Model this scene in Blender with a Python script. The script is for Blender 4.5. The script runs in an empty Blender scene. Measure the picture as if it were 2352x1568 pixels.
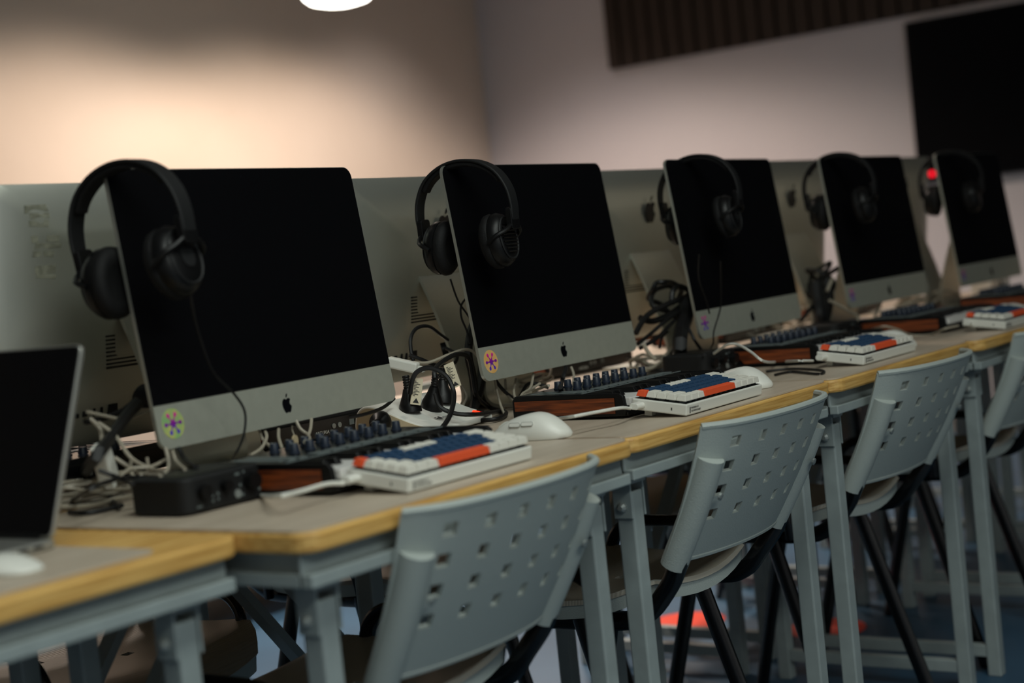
import bpy, bmesh, math, random
from mathutils import Vector, Matrix, Euler
random.seed(7)
C = bpy.context.scene.collection
S = bpy.context.scene
PI = math.pi

# ---------------------------------------------------------------- camera, light, exposure
cd = bpy.data.cameras.new('camera'); cam = bpy.data.objects.new('camera', cd); C.objects.link(cam)
cd.sensor_width = 36.0; cd.lens = 56.387; cd.clip_start = 0.05; cd.clip_end = 60
cam.matrix_world = Matrix([[0.580147, 0.100618, -0.808273, -1.241367], [-0.807881, -0.055283, -0.586747, -1.206763], [-0.103721, 0.993388, 0.049215, 1.013734], [0.0, 0.0, 0.0, 1.0]])
cd.dof.use_dof = True; cd.dof.focus_distance = 2.66; cd.dof.aperture_fstop = 2.4
S.camera = cam
S.view_settings.view_transform = 'Standard'; S.view_settings.look = 'None'
S.view_settings.exposure = 0.0; S.view_settings.gamma = 1.0; S.view_settings.use_curve_mapping = False

w = bpy.data.worlds.new('world'); S.world = w; w.use_nodes = True
w.node_tree.nodes['Background'].inputs[0].default_value = (0.5, 0.55, 0.6, 1)
w.node_tree.nodes['Background'].inputs[1].default_value = 0.02

def light(name, kind, loc, energy, col, rot=(0, 0, 0), **kw):
    l = bpy.data.lights.new(name, kind); l.energy = energy; l.color = col
    for k, v in kw.items(): setattr(l, k, v)
    o = bpy.data.objects.new(name, l); C.objects.link(o); o.location = loc; o.rotation_euler = rot
    return o
WARM = (1.0, 0.83, 0.70); COOL = (0.93, 1.0, 0.93)
# recessed downlights in the ceiling along the far wall, as the scallops of light on the walls show
light('downlight_back', 'SPOT', (3.15, 2.80, 2.86), 150, WARM, spot_size=math.radians(126), spot_blend=0.35, shadow_soft_size=0.12)
light('downlight_back', 'SPOT', (4.25, 2.80, 2.86), 150, WARM, spot_size=math.radians(126), spot_blend=0.35, shadow_soft_size=0.12)
light('downlight_end', 'SPOT', (5.0, 3.3, 2.86), 25, (1.0, 0.88, 0.85), spot_size=math.radians(106), spot_blend=0.5, shadow_soft_size=0.08)
# added narrow fill spots that brighten the far seats and desks
for _x in (0.9, 2.5): light('fill_desk', 'SPOT', (_x, 2.0, 2.86), 190, (1.0, 0.87, 0.76), spot_size=math.radians(80), spot_blend=0.5, shadow_soft_size=0.05)
# near ceiling panel, and an added rear fill for the chair backs
light('ceiling_panel_near', 'AREA', (-0.1, -1.0, 2.88), 36, COOL, shape='RECTANGLE', size=2.4, size_y=0.6)
light('fill_rear', 'AREA', (-1.1, -3.0, 2.88), 72, COOL, shape='RECTANGLE', size=2.4, size_y=0.6)
if 0: light('ceiling_panel_mid', 'AREA', (0.6, 1.5, 2.88), 18, (1.0, 0.90, 0.78), shape='RECTANGLE', size=1.2, size_y=0.6)

# ---------------------------------------------------------------- helpers
def lin(c):
    return tuple(((x/255)/12.92 if x/255 <= 0.04045 else ((x/255+0.055)/1.055)**2.4) for x in c) + (1.0,)
def mat(name, col, rough=0.5, metal=0.0, spec=0.5, var=0.0, scale=30.0, bump=0.0, bscale=200.0, stretch=None, col2=None, emit=0.0, coat=0.0):
    m = bpy.data.materials.new(name); m.use_nodes = True
    n = m.node_tree.nodes; L = m.node_tree.links; b = n['Principled BSDF']
    b.inputs['Roughness'].default_value = rough; b.inputs['Metallic'].default_value = metal
    b.inputs['Specular IOR Level'].default_value = spec; b.inputs['Base Color'].default_value = lin(col)
    b.inputs['Coat Weight'].default_value = coat
    if emit:
        b.inputs['Emission Color'].default_value = lin(col); b.inputs['Emission Strength'].default_value = emit
    if var or col2 or bump:
        tc = n.new('ShaderNodeTexCoord'); mp = n.new('ShaderNodeMapping'); L.new(tc.outputs['Object'], mp.inputs[0])
        if stretch: mp.inputs['Scale'].default_value = stretch
    if var or col2:
        t = n.new('ShaderNodeTexNoise'); t.inputs['Scale'].default_value = scale; t.inputs['Detail'].default_value = 5
        L.new(mp.outputs[0], t.inputs['Vector'])
        r = n.new('ShaderNodeValToRGB'); L.new(t.outputs['Fac'], r.inputs[0])
        c2 = col2 or tuple(max(0, x*(1-var)) for x in col)
        r.color_ramp.elements[0].position = 0.35; r.color_ramp.elements[1].position = 0.65
        r.color_ramp.elements[0].color = lin(c2); r.color_ramp.elements[1].color = lin(col)
        L.new(r.outputs[0], b.inputs['Base Color'])
    if bump:
        t2 = n.new('ShaderNodeTexNoise'); t2.inputs['Scale'].default_value = bscale; t2.inputs['Detail'].default_value = 3
        L.new(mp.outputs[0], t2.inputs['Vector'])
        bp = n.new('ShaderNodeBump'); bp.inputs['Strength'].default_value = bump; bp.inputs['Distance'].default_value = 0.002
        L.new(t2.outputs['Fac'], bp.inputs['Height']); L.new(bp.outputs[0], b.inputs['Normal'])
    return m

def tag(o, label=None, cat=None, group=None, kind=None):
    if label: o['label'] = label
    if cat: o['category'] = cat
    if group: o['group'] = group
    if kind: o['kind'] = kind
    return o
def thing(name, label, cat, loc=(0, 0, 0), rz=0.0, group=None):
    o = bpy.data.objects.new(name, None); C.objects.link(o); o.empty_display_size = 0.05
    o.location = loc; o.rotation_euler = (0, 0, rz)
    return tag(o, label, cat, group)
def copy_tree(o, parent=None):
    c = o.copy(); C.objects.link(c)
    if parent: c.parent = parent
    for ch in list(o.children): copy_tree(ch, c)
    return c

class MB:
    def __init__(s): s.v = []; s.f = []; s.m = []; s.cur = 0
    def add(s, vs, fs):
        n = len(s.v); s.v += [tuple(v) for v in vs]; s.f += [tuple(i+n for i in f) for f in fs]; s.m += [s.cur]*len(fs)
        return s
    def box(s, x0, x1, y0, y1, z0, z1, M=None, taper=0.0):
        t = taper
        vs = [(x0, y0, z0), (x1, y0, z0), (x1, y1, z0), (x0, y1, z0), (x0+t, y0+t, z1), (x1-t, y0+t, z1), (x1-t, y1-t, z1), (x0+t, y1-t, z1)]
        if M is not None: vs = [M @ Vector(v) for v in vs]
        return s.add(vs, [(3, 2, 1, 0), (4, 5, 6, 7), (0, 1, 5, 4), (1, 2, 6, 5), (2, 3, 7, 6), (3, 0, 4, 7)])
    def prism(s, poly, a, b, f=lambda p, t: (p[0], p[1], t), M=None):
        n = len(poly); vs = [Vector(f(p, a)) for p in poly] + [Vector(f(p, b)) for p in poly]
        if M is not None: vs = [M @ v for v in vs]
        return s.add(vs, [tuple(reversed(range(n))), tuple(range(n, 2*n))] + [(i, (i+1) % n, n+(i+1) % n, n+i) for i in range(n)])
    def bar(s, p, q, wd, ht, up=(0, 0, 1)):
        p = Vector(p); q = Vector(q); d = (q-p).normalized(); u = Vector(up)
        sd = d.cross(u)
        if sd.length < 1e-4: sd = d.cross(Vector((0, 1, 0)))
        sd.normalize(); u = sd.cross(d)
        vs = []
        for c in (p, q):
            for a, b in ((-1, -1), (1, -1), (1, 1), (-1, 1)): vs.append(c + sd*(a*wd/2) + u*(b*ht/2))
        return s.add(vs, [(3, 2, 1, 0), (4, 5, 6, 7), (0, 1, 5, 4), (1, 2, 6, 5), (2, 3, 7, 6), (3, 0, 4, 7)])
    def tube(s, pts, r, n=8, smooth=True, sub=5, flat=1.0, closed=False):
        P = [Vector(p) for p in pts]
        if smooth and len(P) > 2: P = spline(P, sub)
        rr = r if callable(r) else (lambda t: r)
        d0 = (P[1]-P[0]).normalized(); u = d0.cross(Vector((0, 0, 1)))
        if u.length < 1e-3: u = d0.cross(Vector((0, 1, 0)))
        u.normalize(); vs = []
        for i, p in enumerate(P):
            d = (P[min(i+1, len(P)-1)] - P[max(i-1, 0)])
            if d.length < 1e-9: d = d0
            d = d.normalized(); u = (u - d*u.dot(d))
            if u.length < 1e-6: u = d.orthogonal()
            u.normalize(); w2 = d.cross(u); R = rr(i/(len(P)-1))
            for k in range(n):
                a = 2*PI*k/n; vs.append(p + u*math.cos(a)*R*flat + w2*math.sin(a)*R)
        m = len(P); fs = [(i*n+k, i*n+(k+1) % n, (i+1)*n+(k+1) % n, (i+1)*n+k) for i in range(m-1) for k in range(n)]
        fs += [tuple(reversed(range(n))), tuple((m-1)*n+k for k in range(n))]
        return s.add(vs, fs)
    def lathe(s, prof, n=20, M=None):
        vs = []; m = len(prof)
        for r, z in prof:
            for k in range(n): a = 2*PI*k/n; vs.append(Vector((r*math.cos(a), r*math.sin(a), z)))
        if M is not None: vs = [M @ v for v in vs]
        fs = [(i*n+k, i*n+(k+1) % n, (i+1)*n+(k+1) % n, (i+1)*n+k) for i in range(m-1) for k in range(n)]
        fs += [tuple(reversed(range(n))), tuple((m-1)*n+k for k in range(n))]
        return s.add(vs, fs)
    def build(s, name, material, parent=None, loc=None, smooth=False, bevel=0.0, seg=2, angle=40):
        me = bpy.data.meshes.new(name); me.from_pydata(s.v, [], s.f)
        mats = material if isinstance(material, (list, tuple)) else [material]
        for m_ in mats: me.materials.append(m_)
        if len(mats) > 1: me.polygons.foreach_set('material_index', s.m)
        me.update()
        bm = bmesh.new(); bm.from_mesh(me); bmesh.ops.recalc_face_normals(bm, faces=bm.faces); bm.to_mesh(me); bm.free()
        if smooth:
            me.polygons.foreach_set('use_smooth', [True]*len(me.polygons))
            try: me.set_sharp_from_angle(angle=math.radians(angle))
            except Exception: pass
        o = bpy.data.objects.new(name, me); C.objects.link(o)
        if parent: o.parent = parent
        if loc: o.location = loc
        if bevel:
            b = o.modifiers.new('bevel', 'BEVEL'); b.width = bevel; b.segments = seg; b.limit_method = 'ANGLE'; b.angle_limit = math.radians(35)
        return o
def spline(P, sub):
    out = []
    for i in range(len(P)-1):
        p0 = P[max(i-1, 0)]; p1 = P[i]; p2 = P[i+1]; p3 = P[min(i+2, len(P)-1)]
        for k in range(sub):
            t = k/sub
            out.append(0.5*((2*p1)+(p2-p0)*t+(2*p0-5*p1+4*p2-p3)*t*t+(3*p1-p0-3*p2+p3)*t**3))
    out.append(P[-1]); return out
def rrect(w_, h, r, n=6, cx=0, cy=0):
    pts = []
    for sx, sy, a0 in ((1, 1, 0), (-1, 1, 90), (-1, -1, 180), (1, -1, 270)):
        for k in range(n+1):
            a = math.radians(a0+90*k/n); pts.append((cx+sx*(w_/2-r)+r*math.cos(a), cy+sy*(h/2-r)+r*math.sin(a)))
    return pts
def smooth2(pts, sub=5):
    P = [Vector((a, b, 0)) for a, b in pts]; n = len(P); out = []
    for i in range(n):
        p0, p1, p2, p3 = P[i-1], P[i], P[(i+1) % n], P[(i+2) % n]
        for k in range(sub):
            t = k/sub; q = 0.5*((2*p1)+(p2-p0)*t+(2*p0-5*p1+4*p2-p3)*t*t+(3*p1-p0-3*p2+p3)*t**3); out.append((q.x, q.y))
    return out
def text_mesh(name, txt, size, material, parent, M, bold=0.0):
    cu = bpy.data.curves.new(name, 'FONT'); cu.body = txt; cu.size = size; cu.extrude = 0.0001; cu.offset = bold; cu.resolution_u = 3
    tmp = bpy.data.objects.new(name+'_tmp', cu); C.objects.link(tmp)
    dg = bpy.context.evaluated_depsgraph_get(); dg.update()
    me = bpy.data.meshes.new_from_object(tmp.evaluated_get(dg))
    bpy.data.objects.remove(tmp); bpy.data.curves.remove(cu)
    me.transform(M); me.materials.clear(); me.materials.append(material)
    o = bpy.data.objects.new(name, me); C.objects.link(o); o.parent = parent
    return o
def sheet(mb, fn, us, vs, keep, th):
    """curved shell of thickness th over the grid us x vs; cells not kept are real holes"""
    nu, nv = len(us), len(vs); e = 1e-3; A = []; B = []
    for v in vs:
        for u in us:
            p = Vector(fn(u, v)); du = Vector(fn(u+e, v))-Vector(fn(u-e, v)); dv = Vector(fn(u, v+e))-Vector(fn(u, v-e))
            n = du.cross(dv).normalized(); A.append(p+n*th/2); B.append(p-n*th/2)
    N = nu*nv; fs = []
    K = lambda i, j: 0 <= i < nu-1 and 0 <= j < nv-1 and keep(i, j)
    for j in range(nv-1):
        for i in range(nu-1):
            if not keep(i, j): continue
            a, b, c, d = j*nu+i, j*nu+i+1, (j+1)*nu+i+1, (j+1)*nu+i
            fs += [(a, b, c, d), (N+d, N+c, N+b, N+a)]
            for (p, q, ii, jj) in ((a, b, i, j-1), (b, c, i+1, j), (c, d, i, j+1), (d, a, i-1, j)):
                if not K(ii, jj): fs.append((q, p, N+p, N+q))
    return mb.add(A+B, fs)
def cable(name, pts, r, material, label, group=None, n=7, sub=5):
    o = MB().tube(pts, r, n=n, sub=sub).build(name, material, smooth=True)
    return tag(o, label, 'cable', group)

# ---------------------------------------------------------------- materials
M_ALU = mat('brushed aluminium', (196, 198, 188), 0.42, 0.85, bump=0.05, bscale=900)
M_ALUP = mat('anodised chin', (168, 170, 158), 0.5, 0.35, var=0.03, scale=60)
M_GLASS = mat('screen glass', (13, 13, 15), 0.14, 0.0, 0.12)
M_BLACK = mat('black plastic', (11, 11, 12), 0.4, 0.0, 0.3)
M_BLACKM = mat('matt black plastic', (17, 18, 19), 0.62, 0.0, 0.35, bump=0.08, bscale=900)
M_PAD = mat('black leatherette', (11, 11, 12), 0.7, 0.0, 0.3, bump=0.25, bscale=400)
M_RUB = mat('black rubber cable', (11, 11, 12), 0.5, 0.0, 0.4)
M_WCAB = mat('off white cable', (158, 150, 134), 0.45)
M_DECK = mat('satin black deck', (15, 16, 17), 0.26, 0.0, 0.5)
M_WHITE = mat('white plastic', (222, 222, 214), 0.38)
M_CAPW = mat('white keycap', (222, 220, 210), 0.5)
M_CAPN = mat('slate blue keycap', (38, 66, 96), 0.6, 0.0, 0.25)
M_CAPO = mat('orange keycap', (228, 88, 50), 0.55, 0.0, 0.3)
M_KNOB = mat('dark blue knob', (26, 36, 52), 0.45)
M_PADB = mat('grey pad', (96, 104, 104), 0.5)
M_KEYW = mat('white piano key', (226, 224, 220), 0.3)
M_KEYB = mat('black piano key', (10, 10, 11), 0.35)
M_WOOD = mat('dark walnut', (138, 66, 26), 0.5, var=0, col2=(74, 32, 12), scale=14, stretch=(1, 1, 14))
M_PINE = mat('pine edge', (222, 180, 106), 0.5, col2=(186, 138, 68), scale=9, stretch=(1, 8, 30))
M_LAM = mat('grey laminate', (192, 178, 160), 0.42, col2=(180, 166, 148), scale=5, stretch=(1, 6, 1))
M_STEEL = mat('grey painted steel', (146, 156, 156), 0.42, 0.0, 0.5, var=0.06, scale=20)
M_BOLT = mat('zinc bolt', (150, 156, 154), 0.5, 0.5)
M_SHELL = mat('grey chair plastic', (168, 176, 172), 0.5, 0.0, 0.4, bump=0.3, bscale=420)
M_TUBE = mat('black oval tube', (8, 8, 9), 0.25, 0.0, 0.5)
M_LOGO = mat('black mirror logo', (9, 10, 14), 0.2)
M_PRINT = mat('dark print', (38, 40, 42), 0.6)
M_PRINTW = mat('white print', (205, 210, 205), 0.6)
M_TAG = mat('paper tag', (214, 204, 178), 0.7)
M_SOCK = mat('dark hole', (6, 6, 7), 0.6)

def ribbed(name, col):
    m = mat(name, col, 0.42, 0.0, 0.5)
    n = m.node_tree.nodes; L = m.node_tree.links
    tc = n.new('ShaderNodeTexCoord'); wv = n.new('ShaderNodeTexWave'); wv.bands_direction = 'Y'; wv.inputs['Scale'].default_value = 55
    L.new(tc.outputs['Object'], wv.inputs['Vector'])
    bp = n.new('ShaderNodeBump'); bp.inputs['Strength'].default_value = 0.35; bp.inputs['Distance'].default_value = 0.001
    L.new(wv.outputs['Fac'], bp.inputs['Height']); L.new(bp.outputs[0], n['Principled BSDF'].inputs['Normal'])
    return m
M_SEAT = ribbed('ribbed seat plastic', (168, 162, 150))
def splat_mat(name):
    m = mat(name, (150, 30, 140), 0.4)
    n = m.node_tree.nodes; L = m.node_tree.links
    tc = n.new('ShaderNodeTexCoord'); sp = n.new('ShaderNodeSeparateXYZ'); L.new(tc.outputs['Object'], sp.inputs[0])
    mr = n.new('ShaderNodeMapRange'); mr.inputs['From Min'].default_value = -0.018; mr.inputs['From Max'].default_value = 0.018
    L.new(sp.outputs['Z'], mr.inputs['Value'])
    r = n.new('ShaderNodeValToRGB'); L.new(mr.outputs[0], r.inputs[0])
    r.color_ramp.elements[0].color = lin((38, 62, 200)); r.color_ramp.elements[1].color = lin((240, 40, 150))
    e = r.color_ramp.elements.new(0.5); e.color = lin((122, 30, 150))
    L.new(r.outputs[0], n['Principled BSDF'].inputs['Base Color'])
    return m
M_SPLAT = splat_mat('splat print')
M_DISC = mat('peach sticker', (226, 186, 128), 0.35, col2=(222, 168, 92), scale=60)
M_DISCG = mat('iridescent sticker', (196, 194, 110), 0.35, col2=(120, 176, 120), scale=55)
M_DISCN = mat('clear sticker', (178, 178, 168), 0.4)
# ---------------------------------------------------------------- room
H = 0.747
XE, YB = 6.05, 4.10
def plane_box(name, x0, x1, y0, y1, z0, z1, m):
    return tag(MB().box(x0, x1, y0, y1, z0, z1).build(name, m), kind='structure')
M_WALLB = mat('cream paint', (226, 210, 194), 0.75, col2=(221, 204, 187), scale=1.5, bump=0.1, bscale=60)
M_WALLE = mat('lilac white paint', (206, 200, 202), 0.75, col2=(201, 195, 198), scale=1.2, bump=0.1, bscale=60)
M_FLOOR = mat('blue vinyl floor', (52, 86, 112), 0.5, col2=(46, 76, 100), scale=2.5)
M_CEIL = mat('ceiling paint', (190, 188, 182), 0.8)
floor = plane_box('floor', -4.0, XE, -4.5, YB, -0.05, 0.0, M_FLOOR)
plane_box('ceiling', -4.0, XE, -4.5, YB, 2.95, 3.0, M_CEIL)
plane_box('wall_back', -4.0, XE, YB, YB+0.1, 0, 2.95, M_WALLB)
plane_box('wall_right', XE, XE+0.1, -4.5, YB+0.1, 0, 2.95, M_WALLE)
plane_box('wall_left', -4.1, -4.0, -4.5, YB, 0, 2.95, M_WALLE)
plane_box('wall_front', -4.0, XE, -4.6, -4.5, 0, 2.95, M_WALLE)
M_SKIRT = mat('skirting', (120, 118, 116), 0.6)
tag(MB().box(XE-0.015, XE, -4.4, YB, 0, 0.08).build('baseboard_right', M_SKIRT), kind='structure')
tag(MB().box(-4.0, XE-0.02, YB-0.015, YB, 0, 0.08).build('baseboard_back', M_SKIRT), kind='structure')
M_DOT = mat('red floor dot', (232, 70, 44), 0.42)
for (x, y) in ((2.465, 1.395), (2.465, 0.995), (2.465, 0.59)):
    d = MB().prism([(0.1*math.cos(2*PI*k/40), 0.1*math.sin(2*PI*k/40)) for k in range(40)], 0.0, 0.002).build('floor_dot', M_DOT, floor, (x, y, 0))
    d['label'] = 'round red dot set in the blue floor'

# dark slatted acoustic panel high on the end wall
M_SLAT = mat('dark walnut slat', (54, 38, 26), 0.7, col2=(40, 27, 17), scale=5, stretch=(4, 4, 0.4))
M_FELT = mat('black felt', (16, 14, 12), 0.9)
pn = thing('acoustic_panel', 'dark brown slatted wooden panel high on the pale end wall', 'wall panel', (XE-0.012, 1.2, 1.965))
MB().box(-0.012, 0.012, -1.05, 2.045, 0, 0.9).build('backing', M_FELT, pn)
s0 = None
for k in range(35):
    if s0 is None: s0 = MB().box(-0.012, 0.012, -0.036, 0.036, 0, 0.9).build('slat', M_SLAT, pn, bevel=0.003)
    s = s0 if k == 0 else s0.copy()
    if k: C.objects.link(s); s.parent = pn
    s.location = (-0.024, 2.007-k*0.0895, 0.0)
# wall screen
tv = thing('television', 'large black television on the end wall, red standby light below', 'television', (XE-0.005, 1.62, 1.18))
MB().box(-0.045, 0.0, -1.30, -0.0, 0, 0.75).build('casing', M_BLACK, tv, bevel=0.006)
MB().box(-0.0465, -0.045, -1.29, -0.01, 0.012, 0.74).build('screen', M_GLASS, tv)
MB().box(-0.12, -0.0, -0.9, -0.4, 0.1, 0.5).build('wall_bracket', M_BLACK, tv) if 0 else None
M_RED = mat('red standby light', (255, 20, 44), 0.4, emit=2.0)
MB().lathe([(0.0, -0.004), (0.011, -0.004), (0.011, 0.004), (0.0, 0.004)], 16, Matrix.Translation((-0.05, -0.073, 0.038)) @ Matrix.Rotation(PI/2, 4, 'Y')).build('standby_light', M_RED, tv)
# added dark drape on the unseen end wall so the screens reflect dark
cn = thing('reflection_drape', 'added charcoal drape on the unseen end wall, darkening the screen reflections', 'reflection_drape', (XE-0.07, 0.1, 0.02))
NP = 220; cv = []
for k in range(NP+1):
    yy = -4.4*k/NP; xx = 0.03*math.sin(k*0.95)+0.012*math.sin(k*0.37)
    cv += [(xx, yy, 0.0), (xx*0.8, yy, 2.75)]
cm = MB(); cm.add(cv, [(2*k, 2*k+2, 2*k+3, 2*k+1) for k in range(NP)])
cm.build('cloth', mat('charcoal cloth', (34, 34, 38), 0.9), cn, smooth=True, angle=80)
MB().tube([(0.0, 0.02, 2.77), (0.0, -4.42, 2.77)], 0.014, 10, smooth=False).build('rail', M_BLACK, cn, smooth=True)
# low open wooden shelf along the end wall
M_SHELF = mat('orange brown wood', (150, 98, 54), 0.5, col2=(120, 74, 38), scale=4, stretch=(1, 1, 6))
sh = thing('wooden_shelf', 'low orange brown wooden shelf against the pale end wall', 'shelf', (XE-0.02, 2.83, 0))
for yy in (-0.62, 0.6): MB().box(-0.32, 0, yy, yy+0.02, 0, 0.97).build('side_panel', M_SHELF, sh)
MB().box(-0.02, 0, -0.6, 0.6, 0.02, 0.96).build('back_panel', M_SHELF, sh)
for z in (0.05, 0.36, 0.66, 0.95): MB().box(-0.32, -0.02, -0.6, 0.6, z, z+0.02).build('shelf_board', M_SHELF, sh)

# low dark block added to keep the floor behind the far chairs dark
bn = thing('shade_bench', 'low dark cushioned block behind the far chairs, added to darken the floor', 'shade_bench', (2.45, 2.72, 0))
M_CLOTH = mat('dark green cloth', (26, 32, 32), 0.85)
MB().box(-0.95, 0.95, -0.36, 0.36, 0.12, 0.34).build('base', M_CLOTH, bn, bevel=0.01)
for k in range(3): MB().box(-0.94+k*0.63, -0.32+k*0.63, -0.37, 0.37, 0.34, 0.43).build('cushion', M_CLOTH, bn, bevel=0.03, seg=3)
for sx in (-0.88, 0.88):
    for sy in (-0.3, 0.3): MB().box(sx-0.02, sx+0.02, sy-0.02, sy+0.02, 0, 0.12).build('leg', M_BLACK, bn)

# lamps
M_LIT = mat('lit diffuser', (255, 250, 238), 0.5, emit=9.0)
lp = thing('pendant_lamp', 'glowing white dome lamp hanging in front of the cream wall', 'lamp', (3.633, 3.000, 2.095))
MB().lathe([(0.0, 0.0), (0.07, 0.002), (0.115, 0.014), (0.14, 0.034), (0.146, 0.05)], 36).build('diffuser', M_LIT, lp, smooth=True)
MB().lathe([(0.148, 0.048), (0.15, 0.07), (0.11, 0.13), (0.04, 0.17), (0.0, 0.175)], 36).build('shade', M_WHITE, lp, smooth=True)
MB().tube([(0, 0, 0.17), (0, 0, 0.8)], 0.004, 6).build('cord', M_BLACK, lp)
MB().lathe([(0.0, 0.8), (0.05, 0.8), (0.05, 0.83), (0.0, 0.83)], 20).build('ceiling_rose', M_WHITE, lp)
for nm, x, y, z, lab in (('downlight', 0.9, 2.0, 2.95, 'added rim around the fill spot above the left end of the far desks'), ('downlight', 2.5, 2.0, 2.95, 'added rim around the fill spot above the middle of the far desks'), ('downlight', 3.15, 2.80, 2.95, 'round recessed downlight in the ceiling at the left of the bright cream wall'), ('downlight', 4.25, 2.80, 2.95, 'round recessed downlight in the ceiling between its two neighbours'), ('downlight', 5.0, 3.3, 2.95, 'round recessed downlight in the ceiling nearest the end wall')):  # the first two rims dress the added desk fill spots
    t = thing(nm, lab, 'lamp', (x, y, z))
    MB().lathe([(0.075, -0.012), (0.095, -0.012), (0.095, 0.0), (0.075, 0.0)], 24).build('rim', M_WHITE, t)
for x, y, lab in ((-0.1, -1.0, 'flat ceiling panel light above the near row of chairs'), (-1.1, -3.0, 'added panel for the rear fill light, behind the camera')):  # the second frame dresses the added rear fill
    t = thing('overhead_panel', lab, 'lamp', (x, y, 2.95))
    MB().box(-1.25, 1.25, -0.35, 0.35, -0.03, 0).build('frame', M_WHITE, t)

# ---------------------------------------------------------------- tables
LT, DT = 0.688, 0.535
def make_table(label, group, sheet_rect=None):
    t = thing('folding_table', label, 'table', group=group)
    MB().prism(rrect(LT, DT, 0.028, 5, LT/2, DT/2), H-0.026, H-0.003).build('table_top', M_PINE, t, smooth=False, bevel=0.004)
    r = sheet_rect or (0.003, LT-0.003, 0.007, DT-0.007)
    MB().prism(rrect(r[1]-r[0], r[3]-r[2], 0.024, 5, (r[0]+r[1])/2, (r[2]+r[3])/2), H-0.0025, H).build('laminate_sheet', M_LAM, t)
    zb, zt = H-0.066, H-0.026
    for (x0, x1, y0, y1, f0, f1) in ((0.010, LT-0.010, 0.024, 0.030, 0.010, 0.030), (0.010, LT-0.010, DT-0.030, DT-0.024, DT-0.030, DT-0.010)):
        MB().box(x0, x1, y0, y1, zb, zt).box(x0, x1, f0, f1, zb, zb+0.016).build('apron_rail', M_STEEL, t, bevel=0.002)
    for x0, f0 in ((0.022, 0.010), (LT-0.030, LT-0.030)):
        MB().box(x0, x0+0.008, 0.03, DT-0.03, zb, zt).box(f0, f0+0.020, 0.03, DT-0.03, zb, zb+0.016).build('apron_rail', M_STEEL, t, bevel=0.002)
    for sx, x in ((1, 0.062), (-1, LT-0.062)):
        for y in (0.055, DT-0.055):
            MB().box(x-0.015, x+0.015, y-0.015, y+0.015, 0.0, zb-0.022).build('leg', M_STEEL, t, bevel=0.003)
            b = MB().box(x+0.016, x+0.020, y-0.016, y+0.016, zb-0.062, zb).box(x-0.020, x-0.016, y-0.016, y+0.016, zb-0.062, zb)
            b.box(x-0.020, x+0.020, y-0.02, y-0.016, zb-0.01, zb)
            bo = b.build('leg_bracket', M_STEEL, t, bevel=0.001)
            MB().lathe([(0, -0.004), (0.008, -0.004), (0.008, 0.0), (0.004, 0.004), (0, 0.004)], 10, Matrix.Translation((x+0.024, y, zb-0.045)) @ Matrix.Rotation(PI/2, 4, 'Y')).build('bolt', M_BOLT, bo)
            MB().lathe([(0, -0.004), (0.008, -0.004), (0.008, 0.0), (0.004, 0.004), (0, 0.004)], 10, Matrix.Translation((x-0.024, y, zb-0.045)) @ Matrix.Rotation(-PI/2, 4, 'Y')).build('bolt', M_BOLT, bo)
            if y > 0.2: MB().bar((x, y, 0.36), (x+sx*0.27, y, zb+0.005), 0.014, 0.026, (0, 1, 0)).build('brace', M_STEEL, t)
        MB().box(x-0.012, x+0.012, 0.07, DT-0.07, 0.042, 0.068).build('foot_bar', M_STEEL, t, bevel=0.002)
    return t
ORD = ['first', 'second', 'third', 'fourth', 'fifth', 'sixth', 'seventh']
NEAR_T = [(-0.680, 0.095, 'pine edged folding table under the open laptop, nearest the camera'),
          (0.010, 0.000, 'pine edged folding table under the largest screen and the white power strip'),
          (0.705, 0.012, 'pine edged folding table under the keyboard with white power cable, right of the power strip'),
          (1.400, 0.005, 'pine edged folding table carrying the third keyboard from the left'),
          (2.098, -0.012, 'pine edged folding table carrying the fourth keyboard from the left'),
          (2.795, -0.015, 'pine edged folding table under the rightmost dark screen'),
          (3.490, -0.012, 'pine edged folding table at the far right end of the near row')]
tabs = []
for k, (x, y, lab) in enumerate(NEAR_T):
    if k == 0: t = make_table(lab, 'folding tables of the near row', (0.0, 0.588, 0.022, DT-0.03))
    elif k == 1: t = proto_t = make_table(lab, 'folding tables of the near row')
    else: t = copy_tree(proto_t); t['label'] = lab
    t.location = (x, y, 0)
FAR_T = [0.0, 0.695, 1.39, 2.085, 2.79, 3.49, 4.19]
FAR_L = ['folding table of the far row behind the laptop, at the left edge of the picture', 'folding table of the far row behind the largest screen', 'folding table of the far row behind the second screen',
         'folding table of the far row behind the third screen', 'folding table of the far row behind the fourth screen', 'folding table of the far row behind the rightmost screen', 'folding table at the far right end of the far row']
for x, lab in zip(FAR_T, FAR_L):
    t = copy_tree(proto_t); t['label'] = lab; t['group'] = 'folding tables of the far row'
    t.location = (x, 1.082+(0.086 if x < 0.1 else 0), 0); t.rotation_euler = (0, 0, PI)

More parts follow.
